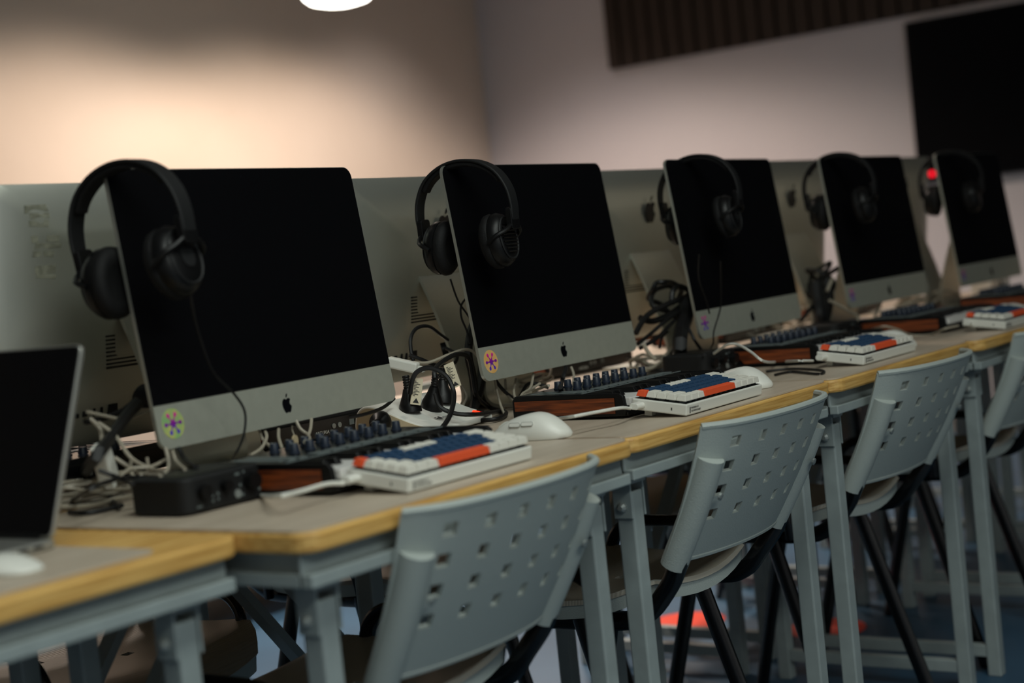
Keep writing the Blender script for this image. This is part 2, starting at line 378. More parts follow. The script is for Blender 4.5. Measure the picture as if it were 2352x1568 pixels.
# ---------------------------------------------------------------- chairs
def make_chair():
    t = thing('classroom_chair', '', 'chair')
    # backrest shell: u across, v up, with rows of real square holes
    hw = 0.0085
    cols_a = [-0.150, -0.090, -0.030, 0.030, 0.090, 0.150]; cols_b = []
    rows = [0.070, 0.108, 0.146, 0.184]
    us = sorted(set([-0.200, -0.197, -0.192, -0.186, -0.178, -0.168, -0.12, -0.06, 0.0, 0.06, 0.12, 0.168, 0.178, 0.186, 0.192, 0.197, 0.200] + [round(c+s_*hw, 5) for c in cols_a+cols_b for s_ in (-1, 1)]))
    vs = sorted(set([0, 0.006, 0.02, 0.2, 0.208, 0.212] + [round(r+s_*hw, 5) for r in rows for s_ in (-1, 1)]))
    cells = set()
    for ri, r in enumerate(rows):
        for c in cols_a: cells.add((round(c-hw, 5), round(c+hw, 5), round(r-hw, 5), round(r+hw, 5)))
    def keep(i, j):
        uc = (us[i]+us[i+1])/2; vc = (vs[j]+vs[j+1])/2
        for (a, b, c, d) in cells:
            if a < uc < b and c < vc < d: return False
        return True
    def bk(u, v):
        wd = 0.93+0.07*v/0.212
        y = -0.232-0.098*(v/0.212)-0.006*math.sin(PI*min(max(v/0.212, 0), 1)) - 0.030*(1-(u/0.2)**2) - (0.016+0.014*v/0.212)*(1-(abs(u)/0.2)**7)
        z = 0.533+0.212*v/0.212*0.985
        return (u*wd, y, z)
    b = MB(); sheet(b, bk, us, vs, keep, 0.007)
    bo = b.build('backrest', M_SHELL, t, smooth=True, angle=35)
    rim = MB().tube([bk(-0.199+0.398*k/16, 0.212) for k in range(17)], 0.0056, 8, sub=2)
    rim.build('top_rim', M_SHELL, bo, smooth=True)
    rim = MB().tube([bk(-0.199+0.398*k/16, 0.0) for k in range(17)], 0.0056, 8, sub=2)
    rim.build('bottom_rim', M_SHELL, bo, smooth=True)
    for sx in (-1, 1):
        pts = []
        for k in range(9):
            p = Vector(bk(sx*0.182, -0.008+0.170*k/8)); p.y -= 0.001; pts.append(p)
        MB().tube(pts, 0.0215, 16, sub=2).build('sleeve', M_SHELL, bo, smooth=True)
        p = Vector(bk(sx*0.170, 0.10)); p.y -= 0.023
        MB().lathe([(0, 0), (0.006, 0), (0.006, 0.003), (0.003, 0.004), (0, 0.003)], 10, Matrix.Translation(p) @ Matrix.Rotation(PI/2+0.4, 4, 'X')).build('screw', M_BOLT, bo)
    # seat shell: clipped corners, dished, rolled front edge
    us = [-0.205, -0.19, -0.15, -0.10, -0.05-hw, -0.05+hw, 0.0, 0.05-hw, 0.05+hw, 0.10, 0.15, 0.19, 0.205]
    vs = [-0.205, -0.19, -0.15, -0.10-hw, -0.10+hw, -0.05, 0.0-hw, hw, 0.05, 0.10, 0.15, 0.18, 0.20, 0.215]
    def st(u, v):
        k = 1.0 - 0.30*max(0, (abs(v)-0.10)/0.11)**2
        z = 0.455 + 0.05*(u/0.2)**2*0.35 - 0.010*math.cos(v*12) 
        if v > 0.13: z -= 0.045*((v-0.13)/0.085)**2
        if v < -0.13: z += 0.012*((-v-0.13)/0.075)
        return (u*k, v*(1-0.06*(u/0.2)**2), z)
    def ks(i, j):
        uc = (us[i]+us[i+1])/2; vc = (vs[j]+vs[j+1])/2
        return not (abs(abs(uc)-0.05) < hw*0.9 and (abs(vc+0.10) < hw*0.9 or abs(vc) < hw*0.9))
    s_ = MB(); sheet(s_, st, us, vs, ks, 0.008)
    so = s_.build('seat', M_SEAT, t, smooth=True, angle=40)
    rim = [st(-0.205, v) for v in vs] + [st(u, 0.215) for u in us[1:]] + [st(0.205, v) for v in reversed(vs[:-1])] + [st(u, -0.205) for u in reversed(us[:-1])]
    rm = MB(); n = len(rim)
    vv = [(x*0.995, y*0.995, z+0.003) for x, y, z in rim] + [(x*0.985, y*0.985, z-0.026) for x, y, z in rim]
    rm.add(vv, [(i, (i+1) % n, n+(i+1) % n, n+i) for i in range(n)])
    rm.build('seat_skirt', M_SHELL, so, smooth=True)
    for sx in (-1, 1):
        p = bk(sx*0.182, 0.03)
        MB().tube([p, (p[0], p[1]+0.012, 0.525), (sx*0.162, -0.222, 0.485), (sx*0.165, -0.18, 0.444), (sx*0.17, -0.11, 0.432), (sx*0.17, 0.15, 0.43)], 0.0155, 10, sub=5, flat=0.8).build('back_support', M_TUBE, t, smooth=True)
        MB().tube([(sx*0.186, -0.07, 0.44), (sx*0.196, -0.155, 0.16), (sx*0.202, -0.205, 0.0)], 0.0155, 10, sub=4, flat=0.7).build('leg', M_TUBE, t, smooth=True)
        MB().tube([(sx*0.186, 0.09, 0.44), (sx*0.196, 0.165, 0.16), (sx*0.202, 0.205, 0.0)], 0.0155, 10, sub=4, flat=0.7).build('leg', M_TUBE, t, smooth=True)
        MB().tube([(sx*0.2, -0.125, 0.432), (sx*0.204, -0.118, 0.485), (sx*0.206, -0.08, 0.515), (sx*0.206, 0.0, 0.52), (sx*0.206, 0.07, 0.515), (sx*0.204, 0.105, 0.485), (sx*0.2, 0.112, 0.432)], 0.0125, 10, sub=5, flat=0.75).build('side_loop', M_TUBE, t, smooth=True)
    MB().tube([(-0.2, 0.02, 0.425), (0.2, 0.02, 0.425)], 0.012, 10).build('cross_tube', M_TUBE, t, smooth=True)
    return t
ch0 = make_chair()
NEAR_C = [(0.350, 0.315, 0.0, 'grey perforated plastic chair nearest the camera, pushed under the second table'),
          (1.030, 0.300, 0.0, 'grey perforated plastic chair in sharp focus, second from the left'),
          (1.715, 0.300, -0.03, 'grey perforated plastic chair third from the left, below the third keyboard'),
          (2.420, 0.285, -0.02, 'grey perforated plastic chair cut off by the right edge of the picture')]
for k, (x, y, rz, lab) in enumerate(NEAR_C):
    c = ch0 if k == 0 else copy_tree(ch0)
    tag(c, lab, 'chair', 'chairs along the near side'); c.location = (x, y, 0); c.rotation_euler = (0, 0, rz)
FAR_C = [(0.390, 0.840, PI+0.02, 'chair of the far row with warmly lit ribbed seat, bottom left corner'), (1.09, 0.840, PI, 'chair of the far row seen under the second table, left of the nearest backrest'),
         (1.83, 0.84, PI-0.03, 'chair of the far row with pale lit seat left of the sharp backrest'), (2.52, 0.83, PI, 'chair of the far row seen behind the legs of the third table joint'),
         (3.24, 0.83, PI+0.04, 'chair of the far row at the far right, dark between table legs')]
for x, y, rz, lab in FAR_C:
    c = copy_tree(ch0); tag(c, lab, 'chair', 'chairs along the far side'); c.location = (x, y, 0); c.rotation_euler = (0, 0, rz)
# ---------------------------------------------------------------- computers
IW, IH, ICH, IZ, ITILT = 0.528, 0.381, 0.0595, 0.0665, 0.118
FRUIT = smooth2([(0, .60), (.16, .68), (.34, .67), (.46, .56), (.38, .46), (.33, .32), (.37, .17), (.49, .06), (.42, -.14), (.29, -.35), (.17, -.40), (0, -.35), (-.17, -.40), (-.30, -.36), (-.42, -.16), (-.50, .12), (-.49, .38), (-.37, .60), (-.18, .68)], 3)
LEAF = smooth2([(.02, .74), (.03, .88), (.12, 1.0), (.22, 1.03), (.21, .90), (.12, .78)], 3)
def splat_poly(r=0.0155):
    pts = []
    for k in range(6):
        a = math.radians(60*k+2)
        def P(rad, da): return (rad*math.cos(a+da), rad*math.sin(a+da))
        pts += [P(r*0.30, -0.45), P(r*0.56, -0.07), P(r*0.78, -0.20), P(r*0.98, -0.17), P(r*1.08, 0), P(r*0.98, 0.17), P(r*0.78, 0.20), P(r*0.56, 0.07), P(r*0.30, 0.45)]
    return smooth2(pts, 2)
def make_computer(sticker=0):
    """screen faces -Y, origin on the desk below the middle of the screen's lower edge"""
    t = thing('desktop_computer', '', 'computer')
    ring = rrect(IW, IH, 0.016, 5, 0, IH/2); n = len(ring)
    vs = [(x, 0, z) for x, z in ring]; lv = [(1, 0.0055), (0.985, 0.0075), (0.95, 0.011), (0.88, 0.017), (0.76, 0.025), (0.6, 0.032), (0.42, 0.037), (0.22, 0.040)]
    for s_, d in lv: vs += [(x*s_, d, IH/2+(z-IH/2)*s_) for x, z in ring]
    fs = [tuple(range(n))]
    for k in range(len(lv)): fs += [(k*n+i, k*n+(i+1) % n, (k+1)*n+(i+1) % n, (k+1)*n+i) for i in range(n)]
    fs.append(tuple(len(lv)*n+i for i in range(n)))
    h = MB().add(vs, fs).build('housing', M_ALU, t, (0, 0, IZ), smooth=True, angle=35); h.rotation_euler = (-ITILT, 0, 0)
    # chin plate and glass
    e = 0.0008
    low = [p for p in ring if p[1] < 0.03]
    xs = sorted(low, key=lambda p: p[0])
    chin = [(-IW/2+e, ICH)] + [p for p in xs if p[1] <= 0.0161] + [(IW/2-e, ICH)]
    fy = lambda p, tt: (p[0], tt, p[1])
    MB().prism(chin, -0.0006, 0.0003, fy).build('chin', M_ALUP, h)
    top = [p for p in ring if p[1] > IH-0.0165]
    top = sorted(top, key=lambda p: -p[0])
    scr = [(-IW/2+e, ICH), (IW/2-e, ICH)] + [(p[0]*0.997, p[1]-e) for p in top]
    MB().prism(scr, -0.001, 0.0003, fy).build('screen', M_GLASS, h)
    MB().prism([(0.0018*math.cos(a*PI/6), IH-0.0125+0.0018*math.sin(a*PI/6)) for a in range(12)], -0.0012, -0.0009, fy).build('camera_lens', M_LOGO, h)
    def logo(nm, size, cx, cz, y0, y1, mx=1):
        m_ = MB()
        for poly in (FRUIT, LEAF): m_.prism([(cx+mx*p[0]*size*0.74, cz+(p[1]-0.3)*size*0.74) for p in poly], y0, y1, fy)
        return m_.build(nm, M_LOGO, h)
    logo('front_logo', 0.0265, 0.0, ICH*0.49, -0.0010, -0.0004)
    logo('rear_logo', 0.056, 0.0, 0.292, 0.0395, 0.0408, -1)
    for k in range(9): MB().box(-0.102, 0.102, 0.034, 0.0385, 0.112+k*0.0058, 0.1145+k*0.0058).build('vent_slot', M_SOCK, h)
    for dx, wd, zz, hh in ((0.075, 0.017, 0.043, 0.015), (0.103, 0.004, 0.044, 0.012), (0.117, 0.004, 0.044, 0.012), (0.133, 0.007, 0.046, 0.008), (0.148, 0.005, 0.046, 0.006)):
        MB().box(dx, dx+wd, 0.0225, 0.0285, zz, zz+hh).build('port', M_SOCK, h)
    if sticker:
        cx, cz = -IW/2+0.030, 0.0325
        if sticker < 3:
            d = MB().prism([(0.0205*math.cos(2*PI*k/36), 0.0205*math.sin(2*PI*k/36)) for k in range(36)], -0.0010, -0.0005, fy).build('round_sticker', M_DISC if sticker == 2 else M_DISCG, h, (cx, 0, cz))
            d['label'] = 'round peach sticker' if sticker == 2 else 'round yellow green sticker'
        s_ = MB().prism(splat_poly(), -0.0014, -0.0009, fy).build('splat_print', M_SPLAT, h, (cx, 0, cz)); s_['label'] = 'pink, purple and blue six armed splash'
    # bent plate stand
    path = [(-0.045, 0.0035), (0.03, 0.0035), (0.098, 0.0040), (0.122, 0.009), (0.134, 0.026), (0.131, 0.06), (0.114, 0.12), (0.090, 0.19), (0.066, 0.245), (0.056, 0.262)]
    P = spline([Vector((0, a, b)) for a, b in path], 4); A = []; B = []
    for i, p in enumerate(P):
        d = (P[min(i+1, len(P)-1)]-P[max(i-1, 0)]).normalized(); nn = Vector((0, -d.z, d.y)); A.append(p+nn*0.003); B.append(p-nn*0.003)
    prof = [(q.y, q.z) for q in A] + [(q.y, q.z) for q in reversed(B)]
    hw = 0.079; m = len(A); vs = [Vector((-hw, a, b)) for a, b in prof]+[Vector((hw, a, b)) for a, b in prof]; N = len(prof)
    fs = [(i, (i+1) % N, N+(i+1) % N, N+i) for i in range(N)]
    for o_ in (0, N): fs += [(o_+i, o_+i+1, o_+N-2-i, o_+N-1-i) for i in range(m-1)]
    MB().add(vs, fs).build('stand', M_ALU, t, smooth=True, angle=40)
    return t
NEAR_I = [(0.191, 0.422, 0.0607, 1, 'silver all-in-one computer with black screen, nearest and largest, beside the power strip'),
          (0.954, 0.454, 0.0225, 2, 'silver all-in-one computer with black screen and peach splash sticker, second from the left'),
          (1.665, 0.422, 0.0422, 3, 'silver all-in-one computer with dark screen, middle one of the near row'),
          (2.429, 0.429, 0.0007, 3, 'silver all-in-one computer with dark screen, fourth from the left in the near row'),
          (3.130, 0.400, 0.0045, 3, 'silver all-in-one computer with dark screen, rightmost and farthest of the near row')]
p3 = None
for x, y, yaw, stk, lab in NEAR_I:
    if stk == 3 and p3: c = copy_tree(p3)
    else: c = make_computer(stk)
    if stk == 3 and not p3: p3 = c
    tag(c, lab, 'computer', 'all-in-one computers of the near row'); c.location = (x+math.cos(yaw)*IW/2, y+math.sin(yaw)*IW/2, H); c.rotation_euler = (0, 0, yaw)
FAR_I = [(0.395, 0.690, 0.03, 'back of a silver computer with tape residue, leftmost of the far row'), (1.160, 0.738, 0.0, 'back of a silver computer of the far row between the first two screens'),
         (1.880, 0.712, -0.04, 'back of a silver computer of the far row with its logo in plain view'), (2.615, 0.715, -0.02, 'back of a silver computer of the far row between third and fourth screens'),
         (3.340, 0.695, 0.0, 'back of a silver computer of the far row between the last two screens')]
pf = None
for x, y, rz, lab in FAR_I:
    if pf is None: c = pf = make_computer(0)
    else: c = copy_tree(pf)
    tag(c, lab, 'computer', 'all-in-one computers of the far row'); c.location = (x, y, H); c.rotation_euler = (0, 0, PI+rz)
    if x > 2.5: c.scale = (1, 1, 1.03)
# torn tape residue on the leftmost computer's back
M_RES = mat('tape residue', (132, 132, 116), 0.75, col2=(104, 104, 90), scale=120)
hs = [c for c in pf.children if c.name.startswith('housing')]
def housing_y(x, z):
    s_ = max(abs(x)/(IW/2), abs(z-IH/2)/(IH/2))
    lv = [(1, 0.0055), (0.985, 0.0075), (0.95, 0.011), (0.88, 0.017), (0.76, 0.025), (0.6, 0.032), (0.42, 0.037), (0.22, 0.040), (0, 0.040)]
    for (s1, d1), (s0, d0) in zip(lv[:-1], lv[1:]):
        if s0 <= s_ <= s1: return d0+(d1-d0)*(s_-s0)/(s1-s0)
    return 0.0055
random.seed(3)
tr = MB()
for k in range(10):
    z = 0.352-k*0.0105; x0 = 0.225-random.random()*0.012-k*0.0006; wd = 0.026+random.random()*0.018 if k < 8 else 0.03
    hh = 0.0075+random.random()*0.003
    pts = [(x0+random.uniform(-.002, .002), z), (x0-wd, z+random.uniform(-.003, .003)), (x0-wd+random.uniform(-.003, .003), z-hh), (x0+0.001, z-hh+random.uniform(-.003, .003))]
    if k in (3, 7): continue
    v4 = [(a, housing_y(a, b)+0.0006, b) for a, b in pts]
    tr.add(v4 + [(a, y_-0.0012, b) for a, y_, b in v4], [(0, 1, 2, 3), (7, 6, 5, 4), (0, 4, 5, 1), (1, 5, 6, 2), (2, 6, 7, 3), (3, 7, 4, 0)])
r_ = tr.build('tape_residue', M_RES, hs[0]); r_['label'] = 'torn strips of old tape glue'

# ---------------------------------------------------------------- headphones
def make_headphones(ribs=False, cable_pts=None):
    t = thing('headphones', '', 'headphones')
    arc = [(-0.098, -0.112), (-0.100, -0.085), (-0.094, -0.052), (-0.074, -0.020), (-0.040, 0.001), (0.0, 0.008), (0.040, 0.001), (0.074, -0.020), (0.094, -0.052), (0.100, -0.085), (0.098, -0.112)]
    P = spline([Vector((0, a, b)) for a, b in arc], 4)
    def band(mb, P, w0, th, off=0.0):
        vs = []; m = len(P)
        for i, p in enumerate(P):
            d = (P[min(i+1, m-1)]-P[max(i-1, 0)]).normalized(); nn = Vector((0, -d.z, d.y)); f = i/(m-1); wd = w0*(0.78+0.22*math.sin(PI*f))
            for sx, sn in ((-1, -1), (1, -1), (1, 1), (-1, 1)): vs.append(p+nn*(off+sn*th/2)+Vector((sx*wd/2, 0, 0)))
        fs = [(i*4+k, i*4+(k+1) % 4, i*4+4+(k+1) % 4, i*4+4+k) for i in range(m-1) for k in range(4)] + [(3, 2, 1, 0), tuple((m-1)*4+k for k in range(4))]
        return mb.add(vs, fs)
    band(MB(), P, 0.032, 0.0055).build('headband', M_BLACKM, t, smooth=True, bevel=0.002)
    q = len(P); band(MB(), P[int(q*.25):int(q*.75)+1], 0.027, 0.008, -0.0065).build('headband_pad', M_PAD, t, smooth=True, bevel=0.002)
    for sy in (-1, 1):
        MB().prism(rrect(0.030, 0.04, 0.006, 4, 0, -0.108), sy*0.0945-0.006, sy*0.0945+0.006, lambda p, tt: (p[0], tt, p[1])).build('slider', M_BLACK, t, bevel=0.0015)
        yk = MB()
        for sx in (-1, 1):
            yk.tube([(sx*0.009, sy*0.096, -0.118), (sx*0.026, sy*0.092, -0.128), (sx*0.040, sy*0.080, -0.136), (sx*0.0425, sy*0.062, -0.147)], 0.0042, 8, sub=4)
        yk.build('yoke', M_BLACK, t, smooth=True)
        Mx = Matrix.Translation((0, sy*0.040, -0.147)) @ Matrix.Rotation(sy*0.12, 4, 'X') @ Matrix.Rotation(-sy*PI/2, 4, 'X') @ Matrix.Diagonal((0.84, 1.06, 1, 1))
        MB().lathe([(0.0, 0.018), (0.036, 0.017), (0.046, 0.020), (0.047, 0.027), (0.043, 0.036), (0.036, 0.042), (0.026, 0.045), (0.0, 0.046)], 28, Mx).build('ear_cup', M_BLACK, t, smooth=True, angle=50)
        MB().lathe([(0.022, 0.004), (0.028, -0.001), (0.040, -0.001), (0.047, 0.006), (0.048, 0.014), (0.044, 0.020), (0.022, 0.020)], 28, Mx).build('ear_pad', M_PAD, t, smooth=True, angle=60)
        rim = MB().lathe([(0.034, 0.0425), (0.0365, 0.0445), (0.0385, 0.0425), (0.0365, 0.0405)], 28, Mx); rim.build('cup_ring', M_BLACKM, t, smooth=True)
        if ribs:
            for k in range(9):
                zz = -0.024+k*0.006; hwid = math.sqrt(max(0.0004, 0.030**2-zz**2))
                MB().tube([Mx @ Vector((-hwid, zz, 0.0455)), Mx @ Vector((0, zz, 0.0475)), Mx @ Vector((hwid, zz, 0.0455))], 0.0013, 5, sub=3).build('rib', M_BLACK, t, smooth=True)
        else:
            MB().prism(rrect(0.03, 0.03, 0.012, 5), 0.0455, 0.0470, M=Mx).build('cup_badge', M_BLACKM, t)
    return t
hpA = make_headphones(False); hpB = make_headphones(True)
def set_hp(o, lab, loc, rz, tilt, sc=1.0):
    tag(o, lab, 'headphones', 'headphones hung on the screens'); o.location = loc; o.rotation_euler = Euler((tilt, 0, rz), 'XYZ'); o.scale = (sc, sc, sc)
set_hp(hpA, 'black over-ear headphones hung on the nearest computer, largest pair', (0.190, 0.446, 1.1885), 0.12, -0.16, 0.97)
set_hp(hpB, 'black over-ear headphones with ribbed cups on the second computer', (0.982, 0.478, 1.1890), 0.12, -0.02, 0.95)
h3 = copy_tree(hpA); set_hp(h3, 'black over-ear headphones hung on the middle computer', (1.760, 0.450, 1.1895), 0.12, -0.05, 0.90)
h4 = copy_tree(hpA); set_hp(h4, 'black over-ear headphones hung on the fourth computer', (2.470, 0.450, 1.1895), 0.12, -0.06, 0.90)
h5 = copy_tree(hpB); set_hp(h5, 'black over-ear headphones on the rightmost computer, framing the red light', (3.185, 0.425, 1.1895), 0.12, 0.0, 0.88)
for o, nm, pts in ((hpA, 1, [(0.206, 0.345, 1.030), (0.209, 0.352, 1.007), (0.231, 0.370, 0.966), (0.258, 0.380, 0.911), (0.296, 0.385, 0.877), (0.314, 0.385, 0.848), (0.302, 0.380, 0.817), (0.282, 0.380, 0.793), (0.493, 0.614, 0.750)]),
                   (hpB, 2, [(1.019, 0.555, 0.995), (1.028, 0.550, 0.955), (1.040, 0.540, 0.926), (1.052, 0.530, 0.889), (1.055, 0.530, 0.826)]),
                   (h3, 3, [(1.544, 0.340, 0.990), (1.569, 0.360, 0.942), (1.617, 0.375, 0.896), (1.635, 0.380, 0.868)]),
                   (h3, 3, [(1.610, 0.330, 0.972), (1.661, 0.365, 0.891), (1.666, 0.375, 0.865), (1.646, 0.380, 0.831), (1.636, 0.380, 0.805), (1.997, 0.599, 0.755)])):
    Mi = (Matrix.Translation(o.location) @ o.rotation_euler.to_matrix().to_4x4() @ Matrix.Scale(o.scale.x, 4)).inverted()
    MB().tube([Mi @ Vector(p) for p in pts], 0.0019, 7).build('headphone_cable', M_RUB, o, smooth=True)

# ---------------------------------------------------------------- music keyboards
def make_midi():
    """small keyboard controller: origin at front left bottom corner, keys towards -Y"""
    L, D, Z = 0.342, 0.222, 0.041
    t = thing('music_keyboard', '', 'music keyboard')
    prof = [(0.0, 0.004), (0.0, 0.016), (0.004, 0.018), (0.086, 0.018), (0.086, Z), (D-0.008, Z+0.002), (D, Z-0.006), (D, 0.004)]
    MB().prism(prof, 0.006, L-0.006, lambda p, tt: (tt, p[0], p[1])).build('body', M_DECK, t, bevel=0.0015)
    for s_, x0, x1 in ((-1, 0.0, 0.008), (1, L-0.008, L)):
        ep = MB().prism([(0.004, 0.004), (0.0, 0.012), (0.003, 0.036), (0.010, Z), (D-0.006, Z+0.002), (D, Z-0.006), (D, 0.004)], x0, x1, lambda p, tt: (tt, p[0], p[1])).build('end_cap', M_BLACK, t, bevel=0.002)
        xa, xb = (x0-0.0018, x0) if s_ < 0 else (x1, x1+0.0018)
        wp = MB().prism([(0.020, 0.009), (0.020, 0.034), (D-0.006, 0.034), (D-0.006, 0.018), (D-0.045, 0.018), (D-0.055, 0.009)], xa, xb, lambda p, tt: (tt, p[0], p[1])).build('wood_panel', M_WOOD, ep)
        wp['label'] = 'dark walnut inlay'
    kw = (L-0.02)/15; k0 = None
    for k in range(15):
        if k0 is None: k0 = MB().box(0.0004, kw-0.0004, -0.003, 0.084, 0.020, 0.0325).build('white_key', M_KEYW, t, bevel=0.0008)
        o = k0 if k == 0 else k0.copy()
        if k: C.objects.link(o); o.parent = t
        o.location = (0.010+k*kw, 0, 0)
    b0 = None
    for k in range(14):
        if k % 7 in (2, 6): continue
        if b0 is None: b0 = MB().add([(-.0055, .034, .033), (.0055, .034, .033), (.0055, .084, .033), (-.0055, .084, .033), (-.0042, .040, .0415), (.0042, .040, .0415), (.0042, .084, .0415), (-.0042, .084, .0415)], [(3, 2, 1, 0), (4, 5, 6, 7), (0, 1, 5, 4), (1, 2, 6, 5), (2, 3, 7, 6), (3, 0, 4, 7)]).build('black_key', M_KEYB, t, bevel=0.0006); o = b0
        else: o = b0.copy(); C.objects.link(o); o.parent = t
        o.location = (0.010+(k+1)*kw, 0, 0)
    MB().box(0.008, L-0.008, 0.0865, 0.089, Z, Z+0.0012).build('trim_strip', M_PADB, t)
    p0 = n0 = None
    for k in range(8):
        x = 0.092+k*0.0305
        o = MB().box(-0.0125, 0.0125, 0, 0.020, 0, 0.002).build('drum_pad', M_PADB, t, bevel=0.0006) if p0 is None else p0.copy()
        if p0: C.objects.link(o); o.parent = t
        p0 = p0 or o; o.location = (x, 0.096, Z)
        for y in (0.150, 0.193):
            if n0 is None:
                n0 = o = MB().lathe([(0.0080, 0.0), (0.0080, 0.002), (0.0068, 0.0025), (0.0060, 0.0125), (0.0054, 0.0135), (0.0, 0.0135)], 16).build('knob', M_KNOB, t, smooth=True)
                MB().box(-0.0007, 0.0007, 0.002, 0.0056, 0.0134, 0.0138).build('pointer', M_PRINTW, o)
            else: o = copy_tree(n0, t)
            o.location = (x+(0.006 if y > 0.17 else 0), y, Z+0.001)
    for x in (0.022, 0.044): MB().box(x, x+0.014, 0.112, 0.205, Z, Z+0.0018).build('touch_strip', M_PADB, t, bevel=0.0005)
    for x in (0.022, 0.044): MB().box(x, x+0.014, 0.094, 0.104, Z, Z+0.0025).build('button', M_PADB, t, bevel=0.0005)
    RX = Matrix.Translation((0, D+0.0004, 0)) @ Matrix.Rotation(PI, 4, 'Z') @ Matrix.Rotation(PI/2, 4, 'X')
    text_mesh('rear_lettering', 'ARTURIA', 0.0085, M_PRINTW, t, Matrix.Translation((0.222, 0, 0.0095)) @ RX, 0.0001)
    for x in (0.175, 0.160): MB().lathe([(0.0034, 0), (0.0045, 0), (0.0045, 0.0015), (0.0034, 0.0015)], 14, Matrix.Translation((x, D, 0.020)) @ Matrix.Rotation(-PI/2, 4, 'X')).build('jack', M_BOLT, t)
    MB().box(0.122, 0.134, D-0.001, D+0.0004, 0.016, 0.027).build('usb_port', M_PADB, t)
    return t
midi0 = make_midi()
def cp(o, first=[True]):
    if first[0]: first[0] = False; return o
    return copy_tree(o)
for x, y, rz, lab in ((0.222, 0.150, 0.0, 'black music keyboard with walnut ends below the nearest screen'), (0.915, 0.150, 0.0, 'black music keyboard with walnut ends, in focus below the second screen'),
                      (1.700, 0.178, 0.0, 'black music keyboard with walnut ends below the middle screen'), (2.330, 0.150, 0.0, 'black music keyboard with walnut ends below the fourth screen'), (3.02, 0.150, 0.0, 'black music keyboard with walnut ends below the rightmost screen')):
    o = cp(midi0); tag(o, lab, 'music keyboard', 'music keyboards of the near row'); o.location = (x, y, H); o.rotation_euler = (0, 0, rz)
for x, y, rz, lab in ((0.432, 0.885, PI+0.02, 'music keyboard of the far row, knobs gleaming beside the laptop'), (0.960, 0.880, PI, 'music keyboard of the far row, back panel lettering below the nearest screen'),
                      (1.99, 1.010, PI-0.03, 'music keyboard of the far row glimpsed below the second screen'), (2.75, 0.99, PI, 'music keyboard of the far row glimpsed beside the middle screen'), (3.45, 1.00, PI, 'music keyboard of the far row glimpsed below the fourth screen')):
    o = copy_tree(midi0); tag(o, lab, 'music keyboard', 'music keyboards of the far row'); o.location = (x, y, H+(0.0075 if x < 0.5 else 0)); o.rotation_euler = (0, 0, rz)

# ---------------------------------------------------------------- computer keyboards
KL, KD = 0.263, 0.098
def make_kb():
    t = thing('computer_keyboard', '', 'keyboard')
    rt = bpy.data.objects.new
    tilt = math.radians(8.0); Mt = Matrix.Rotation(tilt, 4, 'X')
    def put(o): o.matrix_local = Mt @ o.matrix_local; return o
    c = put(MB().box(0, KL, 0, KD, 0.0015, 0.0195).build('case', M_WHITE, t, bevel=0.002))
    MB().box(0.003, KL-0.003, 0.003, KD-0.003, 0.0195, 0.0200).build('switch_plate', M_BLACK, c)
    for x in (0.02, KL-0.03): put(MB().box(x, x+0.012, KD-0.025, KD-0.012, -0.009, 0.003).build('foot', M_WHITE, t))
    u = (KL-0.006)/15; rowd = (KD-0.008)/5
    W_, N_, O_ = M_CAPW, M_CAPN, M_CAPO
    rows = [[(1, O_)]+[(1, N_)]*4+[(1, W_)]*4+[(1, N_)]*4+[(2, W_)], [(1.5, W_)]+[(1, N_)]*12+[(1.5, W_)], [(1.75, W_)]+[(1, N_)]*11+[(2.25, W_)],
            [(2.25, W_)]+[(1, N_)]*10+[(2.75, W_)], [(1.25, W_)]*3+[(6.25, O_)]+[(1.25, W_)]*4]
    cache = {}
    for r, row in enumerate(rows):
        x = 0.003
        for wd, m in row:
            key = (wd, m.name)
            if key not in cache:
                X = wd*u-0.0008; Y = rowd-0.0008; a = 0.0022
                b = MB().add([(0, 0, 0), (X, 0, 0), (X, Y, 0), (0, Y, 0), (a, a*0.8, 0.0095), (X-a, a*0.8, 0.0095), (X-a, Y-a*1.3, 0.0095), (a, Y-a*1.3, 0.0095)], [(3, 2, 1, 0), (4, 5, 6, 7), (0, 1, 5, 4), (1, 2, 6, 5), (2, 3, 7, 6), (3, 0, 4, 7)])
                o = cache[key] = b.build('keycap', m, t, bevel=0.0007)
            else:
                o = cache[key].copy(); C.objects.link(o); o.parent = t
            o.matrix_local = Mt @ Matrix.Translation((x+0.0004, 0.004+(4-r)*rowd, 0.0232)); x += wd*u
    sw = MB()
    for r in range(5):
        for k in range(15): sw.box(0.003+k*u+u*.28, 0.003+k*u+u*.72, 0.004+r*rowd+rowd*.25, 0.004+r*rowd+rowd*.75, 0.0199, 0.0240)
    s_ = sw.build('switch_stems', M_PADB, c); s_['kind'] = 'stuff'
    RX = Matrix.Rotation(PI/2, 4, 'X')
    text_mesh('lettering', 'MODERN LU', 0.0042, M_PRINT, c, Matrix.Translation((0.0145, -0.0004, 0.0112)) @ RX)
    text_mesh('lettering', 'TECHNOLOGIES', 0.0042, M_PRINT, c, Matrix.Translation((0.0145, -0.0004, 0.0062)) @ RX)
    MB().box(0.0100, 0.0112, -0.0003, 0.0, 0.0045, 0.0145).box(0.0118, 0.0128, -0.0003, 0.0, 0.0045, 0.0145).build('emblem', M_PRINT, c)
    MB().box(-0.0003, 0.0005, 0.0255, 0.0275, 0.0075, 0.0120).build('reset_slot', M_SOCK, c)
    MB().prism(rrect(0.016, 0.010, 0.0045, 4, 0.082, 0.0105), -0.022, 0.0, lambda p, tt: (tt, p[0], p[1])).build('cable_plug', M_WHITE, c, bevel=0.001)
    return t
